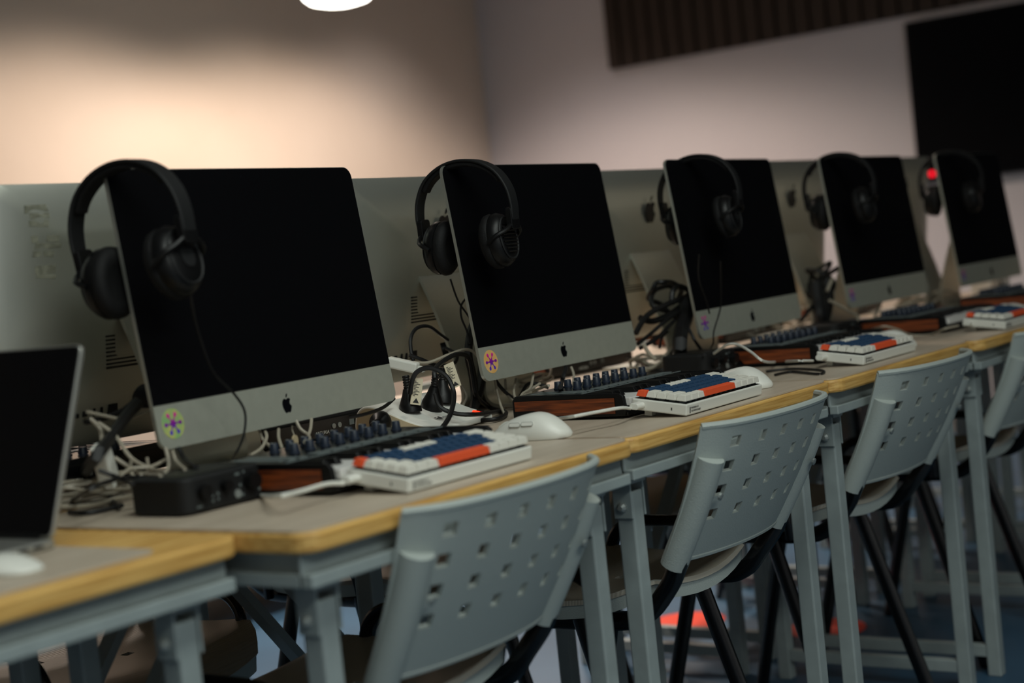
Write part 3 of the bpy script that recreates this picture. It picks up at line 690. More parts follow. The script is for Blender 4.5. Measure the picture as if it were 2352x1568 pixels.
KBW = [((0.236, 0.044), 0.0, 'white mechanical keyboard with blue and orange keys, nearest the camera'), ((0.913, 0.040), 0.01, 'white mechanical keyboard with blue and orange keys, in focus with lettering'),
       ((1.618, 0.050), 0.0, 'white mechanical keyboard with blue and orange keys, below the middle screen'), ((2.318, 0.012), 0.0, 'white mechanical keyboard with blue and orange keys, cut by the right picture edge')]
kb0 = make_kb()
for k, ((x, y), rz, lab) in enumerate(KBW):
    o = kb0 if k == 0 else copy_tree(kb0)
    tag(o, lab, 'keyboard', 'mechanical keyboards'); o.location = (x, y, H); o.rotation_euler = (0, 0, rz)

# ---------------------------------------------------------------- mice
def make_mouse():
    t = thing('computer_mouse', '', 'mouse')
    nu, nv = 20, 32; vs = []; fs = []
    L2, W2, HT = 0.063, 0.033, 0.040
    def prof(s_):  # s_ 0 tail .. 1 nose
        return 0.012 + 0.030*math.sin(PI*min(1, max(0, 0.10+0.62*(1-s_)**0.9 if s_ > 0 else 0.72)))**1.3 - 0.010*s_**3
    for i in range(nu+1):
        rho = i/nu
        for k in range(nv):
            a = 2*PI*k/nv; ca, sa = math.cos(a), math.sin(a)
            ex = abs(ca)**0.85*math.copysign(1, ca); ey = abs(sa)**0.9*math.copysign(1, sa)
            x = W2*ex*rho; y = L2*ey*rho
            s_ = (y/L2+1)/2
            hump = (0.0405-0.020*max(0, (y+0.012)/0.075)**1.4 if y > -0.012 else 0.0405-0.020*((-0.012-y)/0.051)**2)
            z = 0.0055+(hump-0.0055)*(1-rho**3.2)**0.62
            if rho == 1: z = 0.0055
            vs.append((x*(1-0.06*(1-abs(s_-0.45)*2)), y, z))
    for i in range(nu):
        fs += [(i*nv+k, i*nv+(k+1) % nv, (i+1)*nv+(k+1) % nv, (i+1)*nv+k) for k in range(nv)]
    b = len(vs); vs += [(vs[nu*nv+k][0]*0.94, vs[nu*nv+k][1]*0.97, 0.0006) for k in range(nv)]
    fs += [(nu*nv+k, nu*nv+(k+1) % nv, b+(k+1) % nv, b+k) for k in range(nv)] + [tuple(b+k for k in range(nv))]
    o = MB().add(vs, fs).build('shell', M_WHITE, t, smooth=True, angle=60)
    for y0 in (-0.020, 0.0):
        m = MB()
        pts = rrect(0.0185, 0.0058, 0.0025, 3, y0+0.009, 0.0262-0.04*(y0+0.020))
        def side(p, tt):
            y, z = p; q = y/L2; r0 = (1-abs(q)**2.1)**0.5*W2*0.97
            return (-(r0*0.88-(z-0.020)*0.45)-tt, y, z)
        m.prism(pts, 0.0002, 0.0030, side).build('side_button', M_WHITE, o, bevel=0.0005)
        m2 = MB().tube([side(p, 0.0028) for p in pts+pts[:1]], 0.0003, 4, smooth=False); m2.build('button_gap', M_PADB, o)
    MB().tube([(0, 0.050, 0.0175), (0, 0.043, 0.0225), (0, 0.036, 0.0245)], 0.004, 8, sub=4).build('scroll_wheel', M_WHITE, o, smooth=True)
    MB().prism([(-0.0004, -0.02), (0.0004, -0.02), (0.0004, 0.058), (-0.0004, 0.058)], 0, 0.0001, lambda p, tt: (p[0], p[1], 0.0405-(0.020*max(0, (p[1]+0.012)/0.075)**1.4)+0.0003+tt)).build('button_seam', M_PADB, o) if 0 else None
    return t
ms0 = make_mouse()
for k, (x, y, rz, lab) in enumerate(((0.712, 0.193, 0.06, 'white wireless mouse in front of the power strip'), (1.300, 0.150, -0.15, 'white wireless mouse beside the in-focus keyboard'),
                       (1.985, 0.155, -0.1, 'white wireless mouse partly hidden behind the third keyboard'), (2.66, 0.12, -0.1, 'white wireless mouse at the right picture edge behind the fourth keyboard'),
                       (-0.222, 0.234, 0.1, 'white mouse on the grey sheet before the laptop'))):
    o = ms0 if k == 0 else copy_tree(ms0)
    tag(o, lab, 'mouse', 'white mice'); o.scale = (1.06, 1.08, 0.97) if k < 4 else (1, 1.05, 0.46); o.location = (x, y, H+0.0002); o.rotation_euler = (0, 0, rz)
# ---------------------------------------------------------------- audio interfaces
def make_iface():
    t = thing('audio_interface', '', 'audio interface')
    L, D, Z = 0.138, 0.105, 0.046
    c = MB().prism(rrect(L, D, 0.018, 6, L/2, D/2), 0.002, Z).build('case', M_BLACKM, t, smooth=True, bevel=0.003)
    for x, z, r, h in ((0.030, 0.026, 0.010, 0.010), (0.066, 0.028, 0.0075, 0.012), (0.110, 0.027, 0.011, 0.014)):
        MB().lathe([(r, 0), (r*0.92, h), (0, h)], 18, Matrix.Translation((x, 0.001, z)) @ Matrix.Rotation(PI/2, 4, 'X')).build('knob', M_BLACK, t, smooth=True)
    MB().lathe([(0.004, 0), (0.0055, 0), (0.0055, 0.002), (0.004, 0.002)], 14, Matrix.Translation((0.088, 0.0008, 0.014)) @ Matrix.Rotation(PI/2, 4, 'X')).build('headphone_jack', M_BOLT, t)
    for x, z, w_, h in ((0.018, 0.008, 0.009, 0.0025), (0.044, 0.017, 0.003, 0.004), (0.044, 0.011, 0.003, 0.003), (0.053, 0.018, 0.003, 0.004), (0.053, 0.012, 0.003, 0.003), (0.092, 0.022, 0.003, 0.004), (0.092, 0.010, 0.007, 0.003), (0.086, 0.037, 0.008, 0.003), (0.100, 0.038, 0.003, 0.003), (0.124, 0.012, 0.004, 0.004)):
        MB().box(x, x+w_, -0.0004, 0.0006, z, z+h).build('print_mark', M_PADB, c)
    MB().box(0.02, L-0.02, 0.02, D-0.02, Z, Z+0.0006).build('top_panel', M_BLACK, t)
    return t
if0 = make_iface()
for k, (x, y, rz, lab) in enumerate(((0.078, 0.262, 0.0, 'black audio interface box beside the laptop, left of the wood ended keyboard'), (1.535, 0.345, 0.0, 'black audio interface box below the middle screen'), (2.19, 0.36, 0.0, 'black audio interface box below the fourth screen, small and blurred'))):
    o = if0 if k == 0 else copy_tree(if0)
    tag(o, lab, 'audio interface', 'audio interfaces'); o.location = (x, y, H); o.rotation_euler = (0, 0, rz)

# ---------------------------------------------------------------- power strip and plugs
ps = thing('power_strip', 'white power strip with rounded ridge and red switch, black plugs in it', 'power strip', (0.757, 0.412, H), 0.15)
ps.scale = (1.0, 1.22, 1.22)
PS = [(0.0, 0.002), (0.0, 0.009), (0.012, 0.0135), (0.035, 0.0205), (0.058, 0.030), (0.080, 0.0400), (0.098, 0.0455), (0.112, 0.0445), (0.122, 0.036), (0.126, 0.020), (0.126, 0.002)]
PSs = [(0.0, 0.002), (0.0, 0.009)] + [(p.x, p.y) for p in spline([Vector((a, b, 0)) for a, b in PS[1:-1]], 3)][1:] + [(0.126, 0.002)]
MB().prism(PSs, 0.0, 0.195, lambda p, tt: (tt, p[0], p[1])).build('casing', M_WHITE, ps, smooth=True, bevel=0.002, angle=30)
M_CREAM = mat('cream plastic end', (206, 190, 158), 0.45)
MB().prism([(0.063+(a-0.063)*0.95, 0.003+(b-0.003)*0.93) for a, b in PSs], -0.0012, 0.0005, lambda p, tt: (tt, p[0], p[1])).build('end_plate', M_CREAM, ps)
M_REDL = mat('lit red switch', (255, 46, 20), 0.3, emit=2.2); M_REDD = mat('dark red switch', (120, 14, 14), 0.3, emit=0.15)
sl = math.atan2(0.0070, 0.023)
def on_strip(x, y, z): return Matrix.Translation((x, y, z)) @ Matrix.Rotation(sl, 4, 'X')
MB().box(-0.012, -0.004, -0.004, 0.004, 0, 0.0012, on_strip(0.170, 0.014, 0.0142)).build('switch', M_REDD, ps)
MB().box(-0.004, 0.002, -0.005, 0.005, 0, 0.0028, on_strip(0.170, 0.014, 0.0142)).build('switch', M_REDL, ps)
MB().box(0.002, 0.012, -0.004, 0.004, 0, 0.0018, on_strip(0.170, 0.014, 0.0142)).build('switch', M_REDD, ps)
MB().prism(rrect(0.014, 0.010, 0.0045, 4), 0, 0.0018, M=on_strip(0.186, 0.015, 0.0144)).build('reset_button', M_BLACK, ps)
text_mesh('lettering', 'Full', 0.0115, M_PRINT, ps, on_strip(0.058, 0.022, 0.0182), 0.0004)
text_mesh('lettering', 'energy', 0.0112, mat('pale print', (128, 130, 130), 0.6), ps, on_strip(0.0775, 0.022, 0.0182))
def plug(name, lab, M, cone=True, r=0.019, h=0.040):
    t = thing(name, lab, 'plug', M.to_translation()); t.rotation_euler = M.to_euler()
    MB().lathe([(r, 0.0), (r, 0.008), (r*0.93, 0.014), (r*0.55, h*0.75), (r*0.40, h), (0.0, h)], 20).build('body', M_BLACK, t, smooth=True, angle=50)
    m = MB()
    for k in range(5): m.lathe([(0.0055, h+k*0.0045), (0.0062, h+k*0.0045+0.001), (0.0062, h+k*0.0045+0.003), (0.0055, h+k*0.0045+0.004)], 12)
    m.build('strain_relief', M_RUB, t, smooth=True)
    return t
MP = Matrix.Translation((0.757, 0.412, H)) @ Matrix.Rotation(0.15, 4, 'Z')
plug('mains_plug', 'round black mains plug standing on the near end of the power strip', MP @ Matrix.Translation((0.050, 0.074, 0.0365)) @ Matrix.Rotation(0.10, 4, 'Y') @ Matrix.Rotation(-0.1, 4, 'X'))
plug('mains_plug', 'black mains plug lying across the middle of the power strip', MP @ Matrix.Translation((0.108, 0.068, 0.0335)) @ Matrix.Rotation(0.25, 4, 'X'))
plug('mains_plug', 'black mains plug at the far end of the power strip', MP @ Matrix.Translation((0.160, 0.076, 0.0375)) @ Matrix.Rotation(0.2, 4, 'Y'), r=0.021)
plug('mains_plug', 'round black mains plug pushed into the cream end of the power strip', MP @ Matrix.Translation((-0.0015, 0.100, 0.029)) @ Matrix.Rotation(-PI/2, 4, 'Y') @ Matrix.Rotation(0.25, 4, 'X'), r=0.0185, h=0.026)
def paper_tag(loc, rz, lab, tiltx=0.0):
    t = thing('cable_tag', lab, 'tag', loc, rz)
    a = MB().box(-0.010, 0.010, -0.0005, 0.0005, -0.044, 0.0, Matrix.Rotation(tiltx, 4, 'Y')).build('paper', M_TAG, t)
    b = MB()
    for k in range(11): b.box(-0.007, -0.007+0.004+(k*7 % 5)*0.002, -0.0009, -0.0005, -0.006-k*0.0024, -0.005-k*0.0024, Matrix.Rotation(tiltx, 4, 'Y'))
    b.build('printed_lines', M_PRINT, t)
    MB().prism([(-0.006, -0.041), (0.006, -0.041), (0.0, -0.033)], -0.0010, -0.0005, lambda p, tt: (p[0], tt, p[1]), Matrix.Rotation(tiltx, 4, 'Y')).build('warning_triangle', M_PRINT, t)
paper_tag((0.796, 0.470, 0.840), -0.3, 'white printed tag on the left plug cable of the power strip', 0.25)
paper_tag((0.918, 0.500, 0.852), -0.4, 'white printed tag on the right plug cable of the power strip', -0.25)

ot = thing('cable_tag', 'small beige oval tag on cables under the nearest screen', 'tag', (0.421, 0.400, 0.777), 0.2)
MB().prism(rrect(0.013, 0.026, 0.0064, 6), -0.0012, 0.0012, lambda p, tt: (p[0], tt, p[1])).build('oval_plate', mat('beige tag', (186, 168, 136), 0.55), ot, (0, 0, 0.010))
MB().tube([(0, 0, 0.022), (0.002, 0.004, 0.030), (0.0, 0.002, 0.036)], 0.0008, 6).build('tie', M_WCAB, ot)
# white charger blocks
def charger(lab, loc, rot, size=(0.045, 0.022, 0.022), name='charger'):
    t = thing(name, lab, 'charger', loc); t.rotation_euler = rot
    MB().box(-size[0]/2, size[0]/2, -size[1]/2, size[1]/2, -size[2]/2, size[2]/2).build('body', M_WHITE, t, bevel=0.003)
    MB().box(size[0]/2, size[0]/2+0.012, -size[1]*0.28, size[1]*0.28, -size[2]*0.25, size[2]*0.25).build('plug_end', M_WHITE, t, bevel=0.001)
charger('white charger plug behind the first screen, above the power strip', (0.868, 0.560, 0.858), (0, 0.30, -1.15), (0.055, 0.024, 0.018))
charger('white adapter hanging in the cable tangle beside the laptop', (0.134, 0.470, 0.808), (0, 1.25, 0.4), (0.050, 0.022, 0.022))
bx = thing('card_box', 'small bright blue card box behind the fourth keyboard', 'box', (2.686, 0.508, 0.748), 0.1)
MB().box(-0.06, 0.04, 0, 0.05, 0, 0.022).build('carton', mat('blue card', (24, 84, 190), 0.5), bx, bevel=0.001)
MB().box(-0.0, 0.02, -0.0006, 0.0, 0.003, 0.019).build('flap', mat('dark blue card', (18, 60, 150), 0.5), bx)
wb = thing('white_box', 'white socket box below the rightmost screen', 'box', (4.056, 0.608, 0.748), 0.1)
MB().box(-0.12, 0.14, 0, 0.07, 0, 0.045).build('casing', M_WHITE, wb, bevel=0.004)
MB().lathe([(0.012, 0), (0.012, 0.006), (0, 0.006)], 16, Matrix.Translation((-0.0, 0.0, 0.024)) @ Matrix.Rotation(PI/2, 4, 'X')).build('socket', M_BLACK, wb)

# ---------------------------------------------------------------- laptop
M_LAPT = mat('laptop aluminium', (178, 178, 172), 0.38, 0.8)
lt = thing('laptop', 'open silver laptop with black screen at the left picture edge', 'laptop', (-0.106, 0.276, H), 0.0)
MB().box(-0.215, 0.0, 0.0, 0.305, 0.001, 0.012).build('base', M_LAPT, lt, bevel=0.003)
MB().box(-0.20, -0.105, 0.02, 0.285, 0.012, 0.0128).build('keyboard_deck', M_BLACK, lt)
for k in range(3): MB().box(-0.030-k*0.020, -0.018-k*0.020, -0.0006, 0.002, 0.005, 0.0085).build('port', M_SOCK, lt)
MB().tube([(-0.004, 0.02, 0.013), (-0.004, 0.285, 0.013)], 0.005, 10).build('hinge', M_BLACK, lt, smooth=True)
lid = MB().prism(rrect(0.305, 0.224, 0.010, 5, 0.1525, 0.112), -0.0035, 0.0025, lambda p, tt: (tt, p[0], p[1])).build('lid', M_LAPT, lt, (-0.002, 0, 0.012), bevel=0.0012)
lid.rotation_euler = (0, 0.335, 0)
MB().prism(rrect(0.300, 0.219, 0.008, 5, 0.1525, 0.112), -0.0042, -0.0034, lambda p, tt: (tt, p[0], p[1])).build('screen', M_GLASS, lid)

# ---------------------------------------------------------------- cables
G = 'loose cables on the desks'
cable('keyboard_cable', [(0.214, 0.126, 0.765), (0.187, 0.130, 0.769), (0.136, 0.125, 0.769), (0.104, 0.130, 0.769), (0.212, 0.268, 0.750), (0.237, 0.309, 0.750)], 0.0028, M_WHITE, 'white cable from the nearest keyboard, curving past the walnut end', G)
cable('keyboard_cable', [(0.891, 0.127, 0.766), (0.836, 0.110, 0.774), (0.784, 0.120, 0.775), (0.742, 0.140, 0.774), (0.922, 0.297, 0.750), (0.931, 0.343, 0.750)], 0.0026, M_WHITE, 'white cable from the in-focus keyboard, running past the walnut end', G)
cable('keyboard_cable', [(1.596, 0.144, 0.764), (1.508, 0.130, 0.773), (1.772, 0.303, 0.750), (1.444, 0.170, 0.781), (1.454, 0.200, 0.799), (1.499, 0.250, 0.811), (1.511, 0.280, 0.811), (1.546, 0.330, 0.793)], 0.0026, M_WHITE, 'white cable arching up from the third keyboard to the middle screen', G)
cable('keyboard_cable', [(2.296, 0.111, 0.765), (2.237, 0.120, 0.764), (2.279, 0.168, 0.750), (2.288, 0.219, 0.750), (2.206, 0.220, 0.772), (2.192, 0.250, 0.781), (2.460, 0.416, 0.750), (2.397, 0.440, 0.750)], 0.0026, M_WCAB, 'off white cable lying from the fourth keyboard towards the blue box', G)
cable('power_cable', [(0.777, 0.475, 0.816), (0.781, 0.470, 0.839), (0.792, 0.465, 0.852), (0.814, 0.455, 0.854), (0.833, 0.440, 0.837), (0.829, 0.425, 0.808), (0.777, 0.395, 0.781), (0.723, 0.375, 0.764), (0.692, 0.375, 0.758), (0.671, 0.385, 0.753), (0.622, 0.371, 0.752)], 0.0042, M_RUB, 'thick black cable looping over the front of the power strip', G)
cable('power_cable', [(0.849, 0.478, 0.834), (0.856, 0.482, 0.845), (0.894, 0.500, 0.854), (0.952, 0.510, 0.864), (1.001, 0.520, 0.855), (1.008, 0.520, 0.823), (1.001, 0.510, 0.785), (1.104, 0.562, 0.753), (1.025, 0.470, 0.753)], 0.0042, M_RUB, 'black cable rising from the middle plug to the second screen', G)
cable('power_cable', [(0.818, 0.455, 0.810), (0.809, 0.440, 0.789), (0.826, 0.420, 0.775), (0.871, 0.410, 0.768), (1.035, 0.486, 0.753), (0.992, 0.443, 0.753), (0.921, 0.412, 0.753), (0.913, 0.452, 0.753), (0.963, 0.519, 0.753)], 0.0038, M_RUB, 'black cable coiled flat on the desk right of the power strip', G)
cable('power_cable', [(0.904, 0.560, 0.841), (0.907, 0.570, 0.875), (0.916, 0.575, 0.901), (0.942, 0.580, 0.916), (0.981, 0.585, 0.915), (1.016, 0.590, 0.898), (1.050, 0.600, 0.885)], 0.0034, M_RUB, 'thin black cable loop in front of the far computer between first and second screens', G)
plug('power_connector', 'black power connector pushed into the far computer behind the second screen', Matrix.Translation((1.105, 0.660, 0.863)) @ Matrix.Rotation(PI/2-0.2, 4, 'X') @ Matrix.Rotation(0.7, 4, 'Y'), r=0.014, h=0.03)
cable('power_cable', [(1.068, 0.620, 0.869), (1.047, 0.580, 0.857), (1.007, 0.560, 0.844), (0.944, 0.550, 0.849), (0.910, 0.550, 0.862), (0.888, 0.560, 0.873)], 0.0032, M_RUB, 'black cable drooping from the connector of the far computer', G)
cable('signal_cable', [(0.886, 0.550, 0.860), (0.915, 0.540, 0.856), (0.959, 0.530, 0.864), (0.997, 0.520, 0.869), (1.014, 0.510, 0.857), (1.015, 0.500, 0.829)], 0.0028, M_WCAB, 'off white cable crossing above the power strip plugs', G)
cable('power_cable', [(1.071, 0.550, 0.916), (1.053, 0.550, 0.890), (1.035, 0.545, 0.856), (1.034, 0.540, 0.821), (1.021, 0.530, 0.783), (0.950, 0.484, 0.760)], 0.0075, M_RUB, 'thick bundle of black cable hanging behind the edge of the second screen', G)
cable('power_cable', [(1.087, 0.560, 0.895), (1.096, 0.560, 0.846), (1.070, 0.550, 0.801), (1.018, 0.530, 0.768), (0.940, 0.491, 0.760)], 0.009, M_RUB, 'broad black cable sleeve beside the stand of the second screen', G)
cable('headphone_lead', [(1.066, 0.550, 0.964), (1.037, 0.550, 0.947), (1.033, 0.550, 0.924), (1.038, 0.545, 0.899), (1.035, 0.540, 0.876)], 0.002, M_RUB, 'thin black lead curving behind the edge of the second screen', G)
WL = ['off white cable in the bunch under the second screen, ', 'off white cable beside the power strip, ']
for k, (pts, d_) in enumerate((([(1.045, 0.500, 0.814), (1.036, 0.490, 0.787), (1.028, 0.480, 0.765), (1.001, 0.454, 0.752)], 'falling straight down from the corner'),
            ([(1.124, 0.470, 0.809), (1.068, 0.440, 0.789), (1.014, 0.420, 0.784), (0.974, 0.400, 0.775), (0.954, 0.386, 0.774)], 'curving down to the walnut end'),
            ([(1.110, 0.500, 0.802), (1.058, 0.470, 0.784), (1.041, 0.450, 0.773), (1.083, 0.440, 0.783), (0.927, 0.302, 0.805)], 'lying across the knobs'),
            ([(1.104, 0.520, 0.802), (1.078, 0.500, 0.778), (1.075, 0.480, 0.766), (1.084, 0.460, 0.780), (1.127, 0.460, 0.790)], 'bending back on itself'),
            ([(1.233, 0.460, 0.808), (1.224, 0.450, 0.794), (1.204, 0.440, 0.780)], 'short end by the logo'),
            ([(1.025, 0.560, 0.803), (1.024, 0.550, 0.783), (0.995, 0.540, 0.767), (1.025, 0.567, 0.752)], 'thin strand against the black bundle'))):
    cable('signal_cable', pts, 0.0024, M_WCAB, WL[1 if k == 5 else 0]+d_, G)
cable('power_cable', [(1.216, 0.460, 0.810), (1.191, 0.450, 0.797), (1.167, 0.440, 0.785), (0.946, 0.292, 0.800)], 0.0042, M_RUB, 'black cable dropping onto the knobs under the second screen', G)
cable('power_cable', [(1.058, 0.510, 0.810), (1.073, 0.500, 0.783), (1.096, 0.490, 0.768), (1.149, 0.500, 0.789), (1.167, 0.470, 0.778)], 0.0034, M_RUB, 'black cable weaving among white ones under the second screen', G)
# under the nearest screen
for k, (pts, d_) in enumerate((([(0.469, 0.440, 0.815), (0.466, 0.430, 0.803), (0.460, 0.410, 0.794), (0.354, 0.308, 0.800)], 'left one of a pair'), ([(0.502, 0.440, 0.813), (0.487, 0.430, 0.800), (0.457, 0.410, 0.791), (0.343, 0.307, 0.800)], 'right one of a pair'),
            ([(0.431, 0.440, 0.808), (0.409, 0.420, 0.798), (0.383, 0.390, 0.786)], 'third along from the corner'), ([(0.403, 0.440, 0.809), (0.395, 0.430, 0.801), (0.362, 0.410, 0.790), (0.330, 0.400, 0.785)], 'nearest the screen corner'),
            ([(0.402, 0.450, 0.811), (0.398, 0.440, 0.797), (0.394, 0.420, 0.786)], 'crossing the one at the corner'))):
    cable('signal_cable', pts, 0.0024, M_WCAB, 'off white cable under the nearest screen, '+d_, G)
cable('power_cable', [(0.765, 0.500, 0.811), (0.713, 0.480, 0.803), (0.646, 0.460, 0.801), (0.616, 0.470, 0.800)], 0.003, M_RUB, 'black cable running behind the lower edge of the nearest screen', G)
# tangle between laptop and nearest screen
cable('monitor_cable', [(0.229, 0.500, 0.875), (0.197, 0.490, 0.861), (0.138, 0.460, 0.837), (0.093, 0.440, 0.818), (0.336, 0.769, 0.758)], 0.0085, M_RUB, 'thick black monitor cable slanting down beside the laptop', G)
plug('monitor_plug', 'black monitor plug behind the edge of the nearest screen', Matrix.Translation((0.288, 0.560, 0.882)) @ Matrix.Rotation(PI/2+0.5, 4, 'X'), r=0.017, h=0.035)
cable('power_cable', [(0.251, 0.530, 0.878), (0.220, 0.520, 0.868), (0.176, 0.510, 0.862), (0.135, 0.500, 0.862)], 0.004, M_RUB, 'black cable running from the monitor plug to the laptop edge', G)
tang = (([(0.143, 0.500, 0.866), (0.150, 0.490, 0.850), (0.134, 0.470, 0.826), (0.134, 0.470, 0.815)], 0.003, 'hanging to the white adapter'), ([(0.140, 0.500, 0.875), (0.168, 0.500, 0.866), (0.201, 0.500, 0.857), (0.265, 0.520, 0.859)], 0.0025, 'stretched below the far computer'),
        ([(0.140, 0.480, 0.860), (0.149, 0.460, 0.841), (0.145, 0.430, 0.812), (0.167, 0.420, 0.794), (0.132, 0.352, 0.795)], 0.0026, 'running down to the audio box'), ([(0.135, 0.450, 0.814), (0.145, 0.440, 0.802), (0.156, 0.430, 0.790), (0.102, 0.327, 0.795)], 0.0026, 'below the gleaming knobs'),
        ([(0.197, 0.420, 0.816), (0.191, 0.410, 0.799), (0.182, 0.405, 0.789), (0.159, 0.400, 0.786), (0.139, 0.410, 0.789)], 0.0028, 'looping under the screen corner'), ([(0.115, 0.420, 0.792), (0.143, 0.430, 0.798), (0.167, 0.420, 0.796), (0.203, 0.430, 0.800)], 0.0022, 'slanting up to the screen corner'),
        ([(0.153, 0.440, 0.806), (0.144, 0.430, 0.790), (0.154, 0.420, 0.782)], 0.0022, 'short bent piece'), ([(0.172, 0.430, 0.808), (0.172, 0.430, 0.796), (0.168, 0.430, 0.788)], 0.0022, 'thin upright piece'),
        ([(0.312, 0.747, 0.760), (0.262, 0.676, 0.752), (0.255, 0.623, 0.752), (0.298, 0.637, 0.752), (0.328, 0.675, 0.760)], 0.003, 'lying on the desk beside the laptop'),
        ([(0.209, 0.642, 0.752), (0.233, 0.636, 0.752), (0.226, 0.580, 0.752), (0.254, 0.567, 0.752)], 0.003, 'along the desk behind the audio box'),
        ([(0.164, 0.588, 0.751), (0.165, 0.548, 0.751), (0.198, 0.542, 0.751), (0.215, 0.535, 0.751), (0.228, 0.577, 0.753), (0.181, 0.581, 0.754)], 0.0026, 'coiled flat by the laptop'),
        ([(0.190, 0.400, 0.814), (0.186, 0.390, 0.800), (0.148, 0.333, 0.795)], 0.0024, 'resting on the audio box'))
for pts, r, d_ in tang: cable('signal_cable', pts, r, M_WCAB, 'off white cable in the tangle by the laptop, '+d_, G)
for pts, r, d_ in (([(0.127, 0.542, 0.752), (0.138, 0.506, 0.752), (0.170, 0.500, 0.752), (0.176, 0.489, 0.755)], 0.0032, 'lowest, lying on bare wood'), ([(0.085, 0.491, 0.751), (0.080, 0.453, 0.751), (0.105, 0.444, 0.751), (0.135, 0.445, 0.751)], 0.0032, 'curved along the table end'),
                   ([(0.132, 0.543, 0.757), (0.021, 0.370, 0.790), (0.057, 0.380, 0.794), (0.109, 0.400, 0.792), (0.162, 0.400, 0.782)], 0.003, 'passing over the white adapter'), ([(0.082, 0.420, 0.806), (0.093, 0.410, 0.798), (0.105, 0.400, 0.789), (0.033, 0.300, 0.797)], 0.003, 'crossing to the audio box top'),
                   ([(0.204, 0.553, 0.753), (0.145, 0.473, 0.752), (0.115, 0.427, 0.752)], 0.003, 'short hook by the audio box'), ([(0.201, 0.400, 0.815), (0.192, 0.380, 0.801), (0.162, 0.328, 0.796)], 0.0035, 'dropping behind the audio box')):
    cable('power_cable', pts, r, M_RUB, 'black cable in the tangle by the laptop, '+d_, G)
# tangles by the third and fourth screens
for pts, r, d_ in (([(1.538, 0.500, 0.844), (1.587, 0.500, 0.875), (1.653, 0.490, 0.892), (1.720, 0.480, 0.902), (1.736, 0.480, 0.914), (1.715, 0.490, 0.926), (1.685, 0.490, 0.917), (1.676, 0.490, 0.890)], 0.006, 'highest loop'),
                   ([(1.593, 0.520, 0.872), (1.627, 0.510, 0.861), (1.684, 0.500, 0.870), (1.735, 0.490, 0.890)], 0.007, 'heavy strand'), ([(1.526, 0.490, 0.823), (1.581, 0.490, 0.839), (1.620, 0.480, 0.858), (1.687, 0.480, 0.874)], 0.004, 'thin strand falling left'),
                   ([(1.532, 0.490, 0.813), (1.579, 0.480, 0.826), (1.626, 0.480, 0.843), (1.665, 0.480, 0.858)], 0.004, 'lowest strand falling left'), ([(1.719, 0.480, 0.895), (1.701, 0.470, 0.868), (1.653, 0.460, 0.835), (1.623, 0.450, 0.801), (1.856, 0.589, 0.760)], 0.016, 'broad sleeve'),
                   ([(1.664, 0.450, 0.843), (1.651, 0.430, 0.815), (1.660, 0.420, 0.791), (1.486, 0.318, 0.796)], 0.0035, 'strand to the audio box'), ([(1.626, 0.500, 0.804), (1.639, 0.500, 0.825), (1.651, 0.490, 0.837)], 0.003, 'small upright bend'),
                   ([(1.749, 0.658, 0.780), (1.711, 0.603, 0.770), (1.616, 0.515, 0.760), (1.633, 0.478, 0.760)], 0.004, 'lying before the audio box')):
    cable('power_cable', pts, r, M_RUB, 'black cable in the tangle left of the middle screen, '+d_, G)
for pts, d_ in (([(1.698, 0.613, 0.755), (1.852, 0.683, 0.765), (1.731, 0.595, 0.755), (1.602, 0.545, 0.752)], 'crumpled coil'), ([(1.660, 0.553, 0.752), (1.823, 0.615, 0.760), (1.866, 0.612, 0.760)], 'bent towards the box'), ([(1.515, 0.470, 0.823), (1.515, 0.460, 0.804), (1.521, 0.450, 0.790)], 'slanting strand'), ([(1.679, 0.500, 0.798), (1.633, 0.490, 0.789), (1.600, 0.480, 0.783)], 'short strand')):
    cable('signal_cable', pts, 0.0042, M_WCAB, 'off white cable in the tangle left of the middle screen, '+d_, G)
for pts, r, d_ in (([(2.391, 0.500, 0.874), (2.433, 0.500, 0.893), (2.500, 0.500, 0.905), (2.533, 0.490, 0.916)], 0.006, 'top strand'), ([(2.406, 0.500, 0.884), (2.388, 0.490, 0.842), (2.369, 0.480, 0.800), (2.405, 0.500, 0.760)], 0.016, 'broad sleeve hanging down'),
                   ([(2.471, 0.500, 0.890), (2.450, 0.490, 0.837), (2.392, 0.480, 0.787), (2.324, 0.458, 0.760)], 0.012, 'second sleeve'), ([(2.302, 0.500, 0.802), (2.369, 0.500, 0.828), (2.415, 0.490, 0.850)], 0.005, 'thin strand to the left')):
    cable('power_cable', pts, r, M_RUB, 'black cable in the tangle left of the fourth screen, '+d_, G)
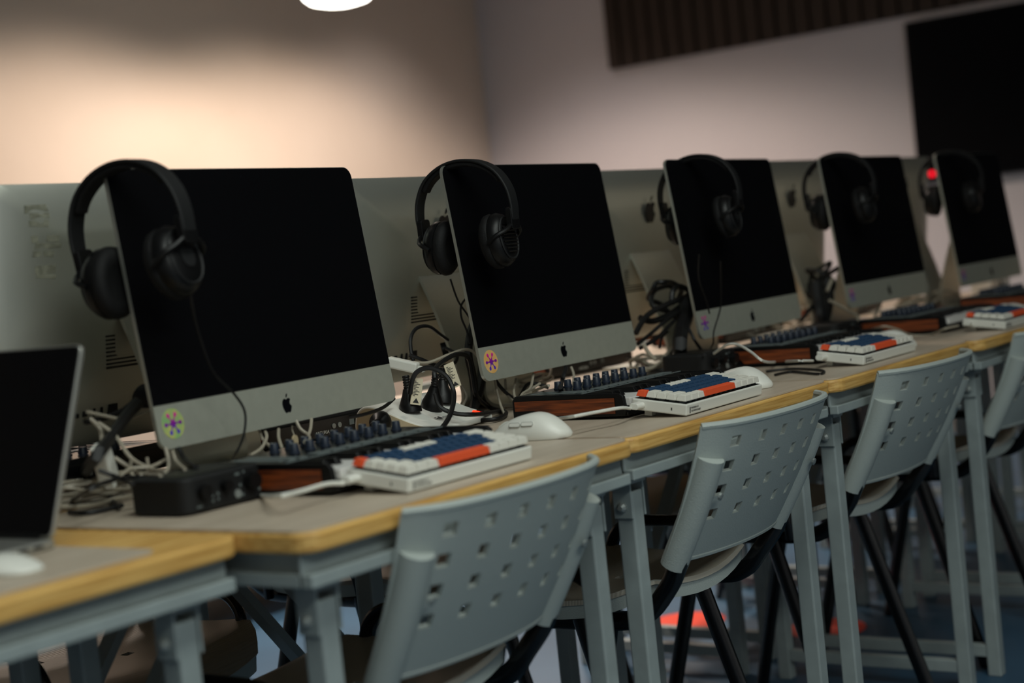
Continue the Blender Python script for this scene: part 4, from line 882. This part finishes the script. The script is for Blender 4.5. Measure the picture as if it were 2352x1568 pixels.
for pts, d_ in (([(2.385, 0.460, 0.840), (2.411, 0.450, 0.826), (2.448, 0.440, 0.806), (2.479, 0.430, 0.787), (2.394, 0.420, 0.767), (2.303, 0.426, 0.755)], 'wide loop by the blue box'), ([(2.646, 0.673, 0.770), (2.839, 0.731, 0.780), (3.004, 0.780, 0.800), (3.077, 0.826, 0.810)], 'pale crumpled strand'),
                ([(2.645, 0.700, 0.760), (2.727, 0.699, 0.770), (2.619, 0.610, 0.780)], 'flat strand'), ([(2.787, 0.821, 0.760), (2.787, 0.787, 0.770), (2.732, 0.721, 0.765), (2.599, 0.683, 0.760)], 'short coil'), ([(2.458, 0.480, 0.890), (2.437, 0.480, 0.875), (2.421, 0.480, 0.862)], 'bright stub'),
                ([(2.633, 0.452, 0.780), (2.660, 0.450, 0.800), (2.679, 0.453, 0.810)], 'upright stub on the knobs'), ([(2.783, 0.453, 0.790), (2.771, 0.417, 0.800), (2.840, 0.414, 0.800), (3.037, 0.466, 0.800)], 'crumpled strand under the fourth screen'),
                ([(3.049, 0.486, 0.770), (3.153, 0.487, 0.780), (3.510, 0.608, 0.800), (3.648, 0.634, 0.840)], 'strand up to the rightmost screen'), ([(3.209, 0.513, 0.800), (3.254, 0.491, 0.800), (3.295, 0.469, 0.780)], 'arched strand before the rightmost screen')):
    cable('signal_cable', pts, 0.0042, M_WCAB, 'off white cable in the blurred tangle at right, '+d_, G)
cable('power_cable', [(1.574, 0.234, 0.750), (1.602, 0.191, 0.750), (1.536, 0.098, 0.750), (1.471, 0.075, 0.750), (1.539, 0.161, 0.750), (1.495, 0.176, 0.750)], 0.0025, M_RUB, 'black cable folded flat on the desk before the third keyboard', G)

def coil(c, rx, ry, turns, r, seed, label, m=None, lift=0.012):
    random.seed(seed); pts = []; n = turns*9
    for k in range(n+1):
        a = 2*PI*k/9; f = 1+random.uniform(-.16, .16)
        pts.append((c[0]+rx*f*math.cos(a)+random.uniform(-.006, .006), c[1]+ry*f*math.sin(a)+random.uniform(-.006, .006), max(H+r+0.0005, c[2]+lift*math.sin(a*0.7+seed)+random.uniform(-.004, .004)+0.006*k/n*turns)))
    return cable('cable_coil', pts, r, m or M_WCAB, label, 'coiled cables on the desks', n=6, sub=4)
coil((2.714, 0.752, 0.765), 0.050, 0.030, 3, 0.0034, 1, 'pale cable coil under the right corner of the middle screen')
coil((2.822, 0.729, 0.785), 0.045, 0.045, 4, 0.0036, 2, 'pale cable coil standing between the middle and fourth screens', lift=0.03)
coil((1.618, 0.529, 0.765), 0.045, 0.028, 3, 0.0034, 3, 'pale cable coil left of the black box under the middle screen')
coil((3.007, 0.513, 0.785), 0.055, 0.032, 3, 0.0034, 4, 'pale cable coil under the fourth screen')
coil((1.299, 0.600, 0.775), 0.050, 0.030, 3, 0.0026, 5, 'pale cable coil under the second screen, beside the knobs')
coil((2.494, 0.530, 0.875), 0.022, 0.030, 3, 0.0050, 6, 'black cable coil at the edge of the fourth screen', M_RUB, 0.04)
coil((1.721, 0.530, 0.889), 0.050, 0.020, 2, 0.0055, 7, 'black cable coil at the edge of the middle screen', M_RUB, 0.04)
coil((0.149, 0.517, 0.760), 0.060, 0.030, 3, 0.0028, 8, 'pale cable coil lying beside the laptop')
